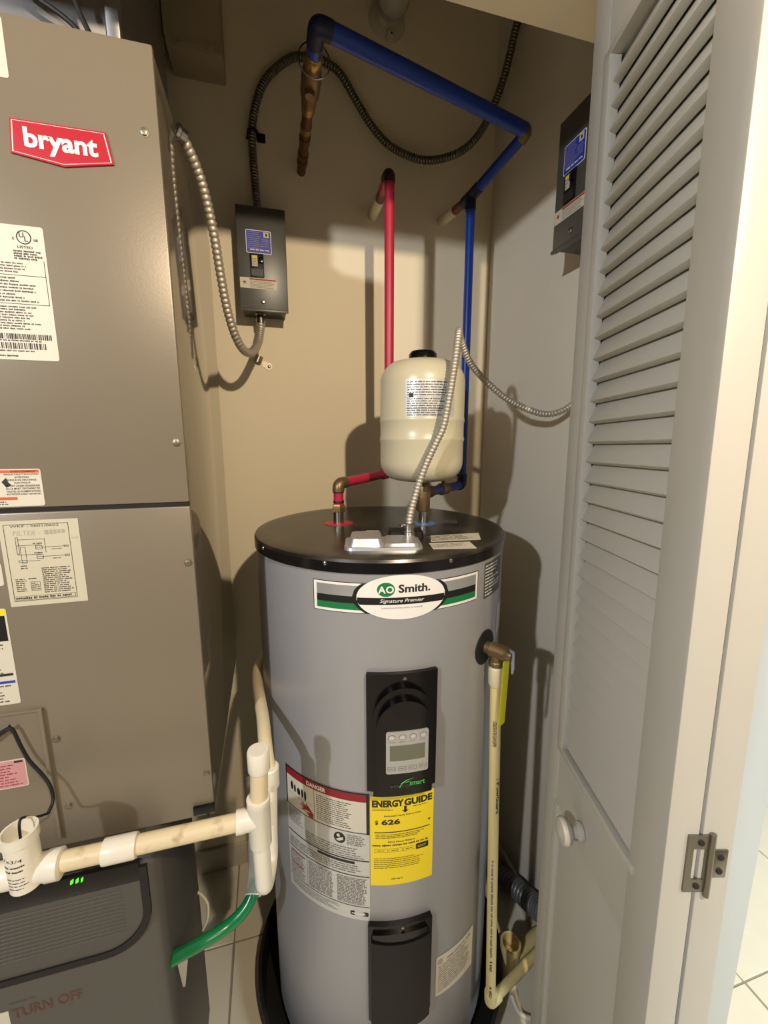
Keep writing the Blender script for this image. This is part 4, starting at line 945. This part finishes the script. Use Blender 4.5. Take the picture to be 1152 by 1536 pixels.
part('cap', B().use('pvc').lathe((-0.0365, PY, 0.955), [(0.0160, 0), (0.0168, 0.002), (0.0168, 0.032), (0.0155, 0.035), (0.0135, 0.0352), (0.001, 0.0342)], 28), cdp, 'white end cap')
part('u_bend', B().use('pvc').tube(path([(-0.0405, PY, 0.826), (-0.0395, PY+0.002, 0.728), (-0.030, 0.655, 0.728), (-0.0285, 0.658, 0.80)], 0.021), 0.0134, 22), cdp, 'white trap bend')
part('return_leg', B().use('pvc').tube([(-0.0285, 0.658, 0.79), (-0.0245, 0.662, 0.885)], 0.0134, 20), cdp)
part('return_coupling', B().use('pvc').lathe((-0.0245, 0.662, 0.868), [(0.0160, 0), (0.0168, 0.002), (0.0168, 0.036), (0.0150, 0.038)], 22), cdp)
part('rear_pipe', B().use('pvc_aged').tube(spline([(-0.0245, 0.662, 0.90), (-0.029, 0.69, 0.922), (-0.034, 0.76, 0.930), (-0.042, 0.84, 0.925), (-0.049, 0.93, 0.915), (-0.046, 1.0, 0.91), (-0.02, 1.12, 0.90), (0.0, 1.318, 0.90)], 0.01), 0.0118, 18), cdp, 'yellowed pipe running back to the wall')
# float switch wire
fw = thing('float_switch_wire', (-0.349, 0.596, 0.92), 'thin black wire drooping into the open white drain tee', 'wire')
P = [(-0.46, 0.690, 1.00), (-0.425, 0.692, 1.012), (-0.400, 0.694, 1.028), (-0.392, 0.694, 1.026), (-0.384, 0.693, 0.995), (-0.376, 0.692, 0.970), (-0.362, 0.690, 0.945), (-0.352, 0.686, 0.926), (-0.348, 0.680, 0.905), (-0.350, 0.666, 0.895)]
P2 = [(-0.350, 0.666, 0.895), (-0.352, 0.640, 0.915), (-0.351, 0.612, 0.942), (-0.349, 0.599, 0.944), (-0.349, 0.596, 0.915)]
part('twisted_pair', B().use('rubber').tube(spline(P, 0.004), 0.0024, 8), fw); part('lead', B().use('rubber').tube(spline(P2, 0.004), 0.0017, 8), fw)
r = random.Random(3); b = B().use('rubber')
for k in range(4): b.tube(spline([(-0.47, 0.694, 1.008+0.006*k), (-0.43, 0.693, 1.016+0.003*k), (-0.402, 0.694, 1.024+0.004*r.random()), (-0.394, 0.693, 1.034)], 0.006), 0.0016, 6)
part('wire_ends', b, fw, 'loose wire ends')

# ================================================================== DEHUMIDIFIER
dh = thing('dehumidifier', (-0.42, 0.80, 0), 'grey plastic dehumidifier with black trim standing under the air handler', 'dehumidifier')
DX0, DX1, DY0, DY1, DZ = -0.64, -0.208, 0.655, 0.935, 0.792
b = B().use('humid_grey').box((DX0, DY0, 0.012), (DX1, DY1, DZ), 0.024, 5); part('housing', b, dh)
FS = flatS((0, DY0, 0), (1, 0, 0), (0, 0, 1))
def U(x0, x1, zt, zb, r, n=10):
    out = [(x0, zt), (x0, zb+r)]
    out += [(x0+r-r*math.cos(a), zb+r-r*math.sin(a)) for a in [D(90*k/n) for k in range(1, n+1)]]
    out += [(x1-r+r*math.sin(a), zb+r-r*math.cos(a)) for a in [D(90*k/n) for k in range(0, n+1)]]
    return out+[(x1, zt)]
xo0, xo1 = -0.625, -0.2225
b = B().use('rubber'); P1, P2 = U(xo0, xo1, 0.776, 0.6165, 0.075), U(xo0+0.0115, xo1-0.0115, 0.776, 0.628, 0.0655)
for k in range(len(P1)-1): b.poly(FS, [P1[k], P1[k+1], P2[k+1], P2[k]], -0.002, 0.004)
part('trim', b, dh, 'black curved rubber trim')
b = B().use('humid_panel').poly(FS, U(xo0+0.012, xo1-0.012, 0.749, 0.6285, 0.065), -0.002, 0.0015); gp = part('grille', b, dh, 'grey slatted grille panel')
b = B().use('humid_panel').box((-0.600, -0.0012, -0.0012), (-0.262, 0.0012, 0.0012), 0.0006, 1); me = b.mesh('slat')
for k in range(12):
    z = 0.738-0.0072*k; o = inst('slat', me, gp, (0, DY0-0.0015, z))
b = B().use('black_plastic').box((xo0+0.01, DY0-0.003, 0.750), (xo1-0.010, DY0+0.004, 0.7865), 0.001); cpn = part('control_strip', b, dh, 'black control strip')
b = B().use('led_green')
for x, w_ in ((-0.327, 0.0045), (-0.3195, 0.004), (-0.3125, 0.003)): b.poly(FS, [(x-0.002, 0.7735), (x+w_-0.002, 0.7760), (x+w_*0.8, 0.7835), (x-0.001, 0.7805)], 0.0034)
part('indicator', b, cpn, 'glowing green indicator')
b = B().use('red_marker').text(FS, 'TURN OFF', -0.385, 0.547, 0.020, 0.0005, width=0.098, bold=0.02, rot=0.02); b.use('label_grey').words(FS, -0.436, 0.574, -0.396, 0.580, 1, 0.0005, seed=170, frac=0.7, ragged=0)
part('marker_writing', b, dh, 'faded dark red hand lettering')
part('paper_note', B().use('label_white').poly(FS, [(-0.50, 0.45), (-0.437, 0.45), (-0.4385, 0.565), (-0.50, 0.567)], 0, 0.0005), dh, 'white paper note')
for x in (-0.60, -0.25):
    for y in (0.69, 0.90): part('foot', B().use('rubber').box((x-0.02, y-0.015, 0), (x+0.02, y+0.015, 0.014), 0.002), dh)
# hose
gh = thing('green_hose', (-0.22, 0.72, 0.49), 'shiny green hose curving from the dehumidifier to a clear tube', 'hose')
P = [(-0.213, 0.676, 0.543), (-0.200, 0.688, 0.533), (-0.169, 0.711, 0.514), (-0.123, 0.73, 0.510), (-0.090, 0.742, 0.523), (-0.073, 0.756, 0.540), (-0.066, 0.775, 0.552)]
part('hose', B().use('hose_green').tube(spline(P, 0.006), 0.0118, 18), gh)
b = B().use('clear_plastic').tube([(-0.072, 0.752, 0.541), (-0.066, 0.79, 0.562), (-0.070, 0.86, 0.60), (-0.080, 0.95, 0.64)], 0.0150, 20, caps=False)
ctb = part('clear_tube', b, gh, 'clear plastic receiving tube')
q = Vector((-0.072, 0.752, 0.541)); dd = Vector((0.010, 0.038, 0.021)).normalized(); ex_ = dd.cross(Vector((0,0,1))).normalized(); ey_ = dd.cross(ex_)
part('rim', B().use('pvc').tube([q+(ex_*math.cos(a)+ey_*math.sin(a))*0.0150 for a in [2*math.pi*k/24 for k in range(25)]], 0.0013, 6, caps=False), ctb, 'white tube rim')
part('plastic_tail', B().use('clear_plastic').hexa([(-0.206, 0.690, 0.528), (-0.186, 0.700, 0.520), (-0.186, 0.702, 0.520), (-0.206, 0.692, 0.528), (-0.199, 0.690, 0.455), (-0.195, 0.690, 0.455), (-0.195, 0.692, 0.455), (-0.199, 0.692, 0.455)]), gh, 'loose strip of clear plastic')
solo('cord', B().use('cream_plastic').tube(spline([(-0.228, 0.90, 0.42), (-0.205, 0.905, 0.40), (-0.190, 0.905, 0.365), (-0.192, 0.90, 0.33), (-0.204, 0.90, 0.30)], 0.005), 0.003, 8), (-0.2, 0.9, 0.3), 'thin pale cord behind the green hose', 'cord')

# clutter low on the right, behind the discharge pipe
gd = thing('grey_duct', (0.66, 0.93, 0.0), 'grey flexible duct slumped against the right wall behind the discharge pipe', 'duct')
P = [(0.650, 1.10, 0.035), (0.660, 1.03, 0.050), (0.668, 0.96, 0.080), (0.672, 0.90, 0.112), (0.672, 0.83, 0.150), (0.668, 0.78, 0.19)]
part('hose', flex(B().use('duct_grey'), P, 0.030, 0.030, 0.016, 20), gd)
fs = thing('floor_drain_stub', (0.60, 0.78, 0.0), 'cream plastic drain stub on the floor beneath the discharge outlet', 'pipe')
part('stub', B().use('cpvc').lathe((0.575, 0.80, 0), [(0.024, 0), (0.024, 0.085), (0.027, 0.086), (0.027, 0.105), (0.022, 0.105), (0.021, 0.06), (0.001, 0.058)], 24), fs)
part('side_pipe', B().use('cpvc').tube([(0.575, 0.80, 0.045), (0.690, 0.83, 0.045)], 0.020, 18), fs)
solo('white_tube', B().use('pvc').tube(spline([(0.545, 0.742, 0.03), (0.552, 0.715, 0.012), (0.575, 0.700, 0.008), (0.610, 0.700, 0.008), (0.66, 0.72, 0.008)], 0.006), 0.0055, 10), (0.58, 0.70, 0.0), 'thin white tube curled on the floor beside the drain stub', 'tube')
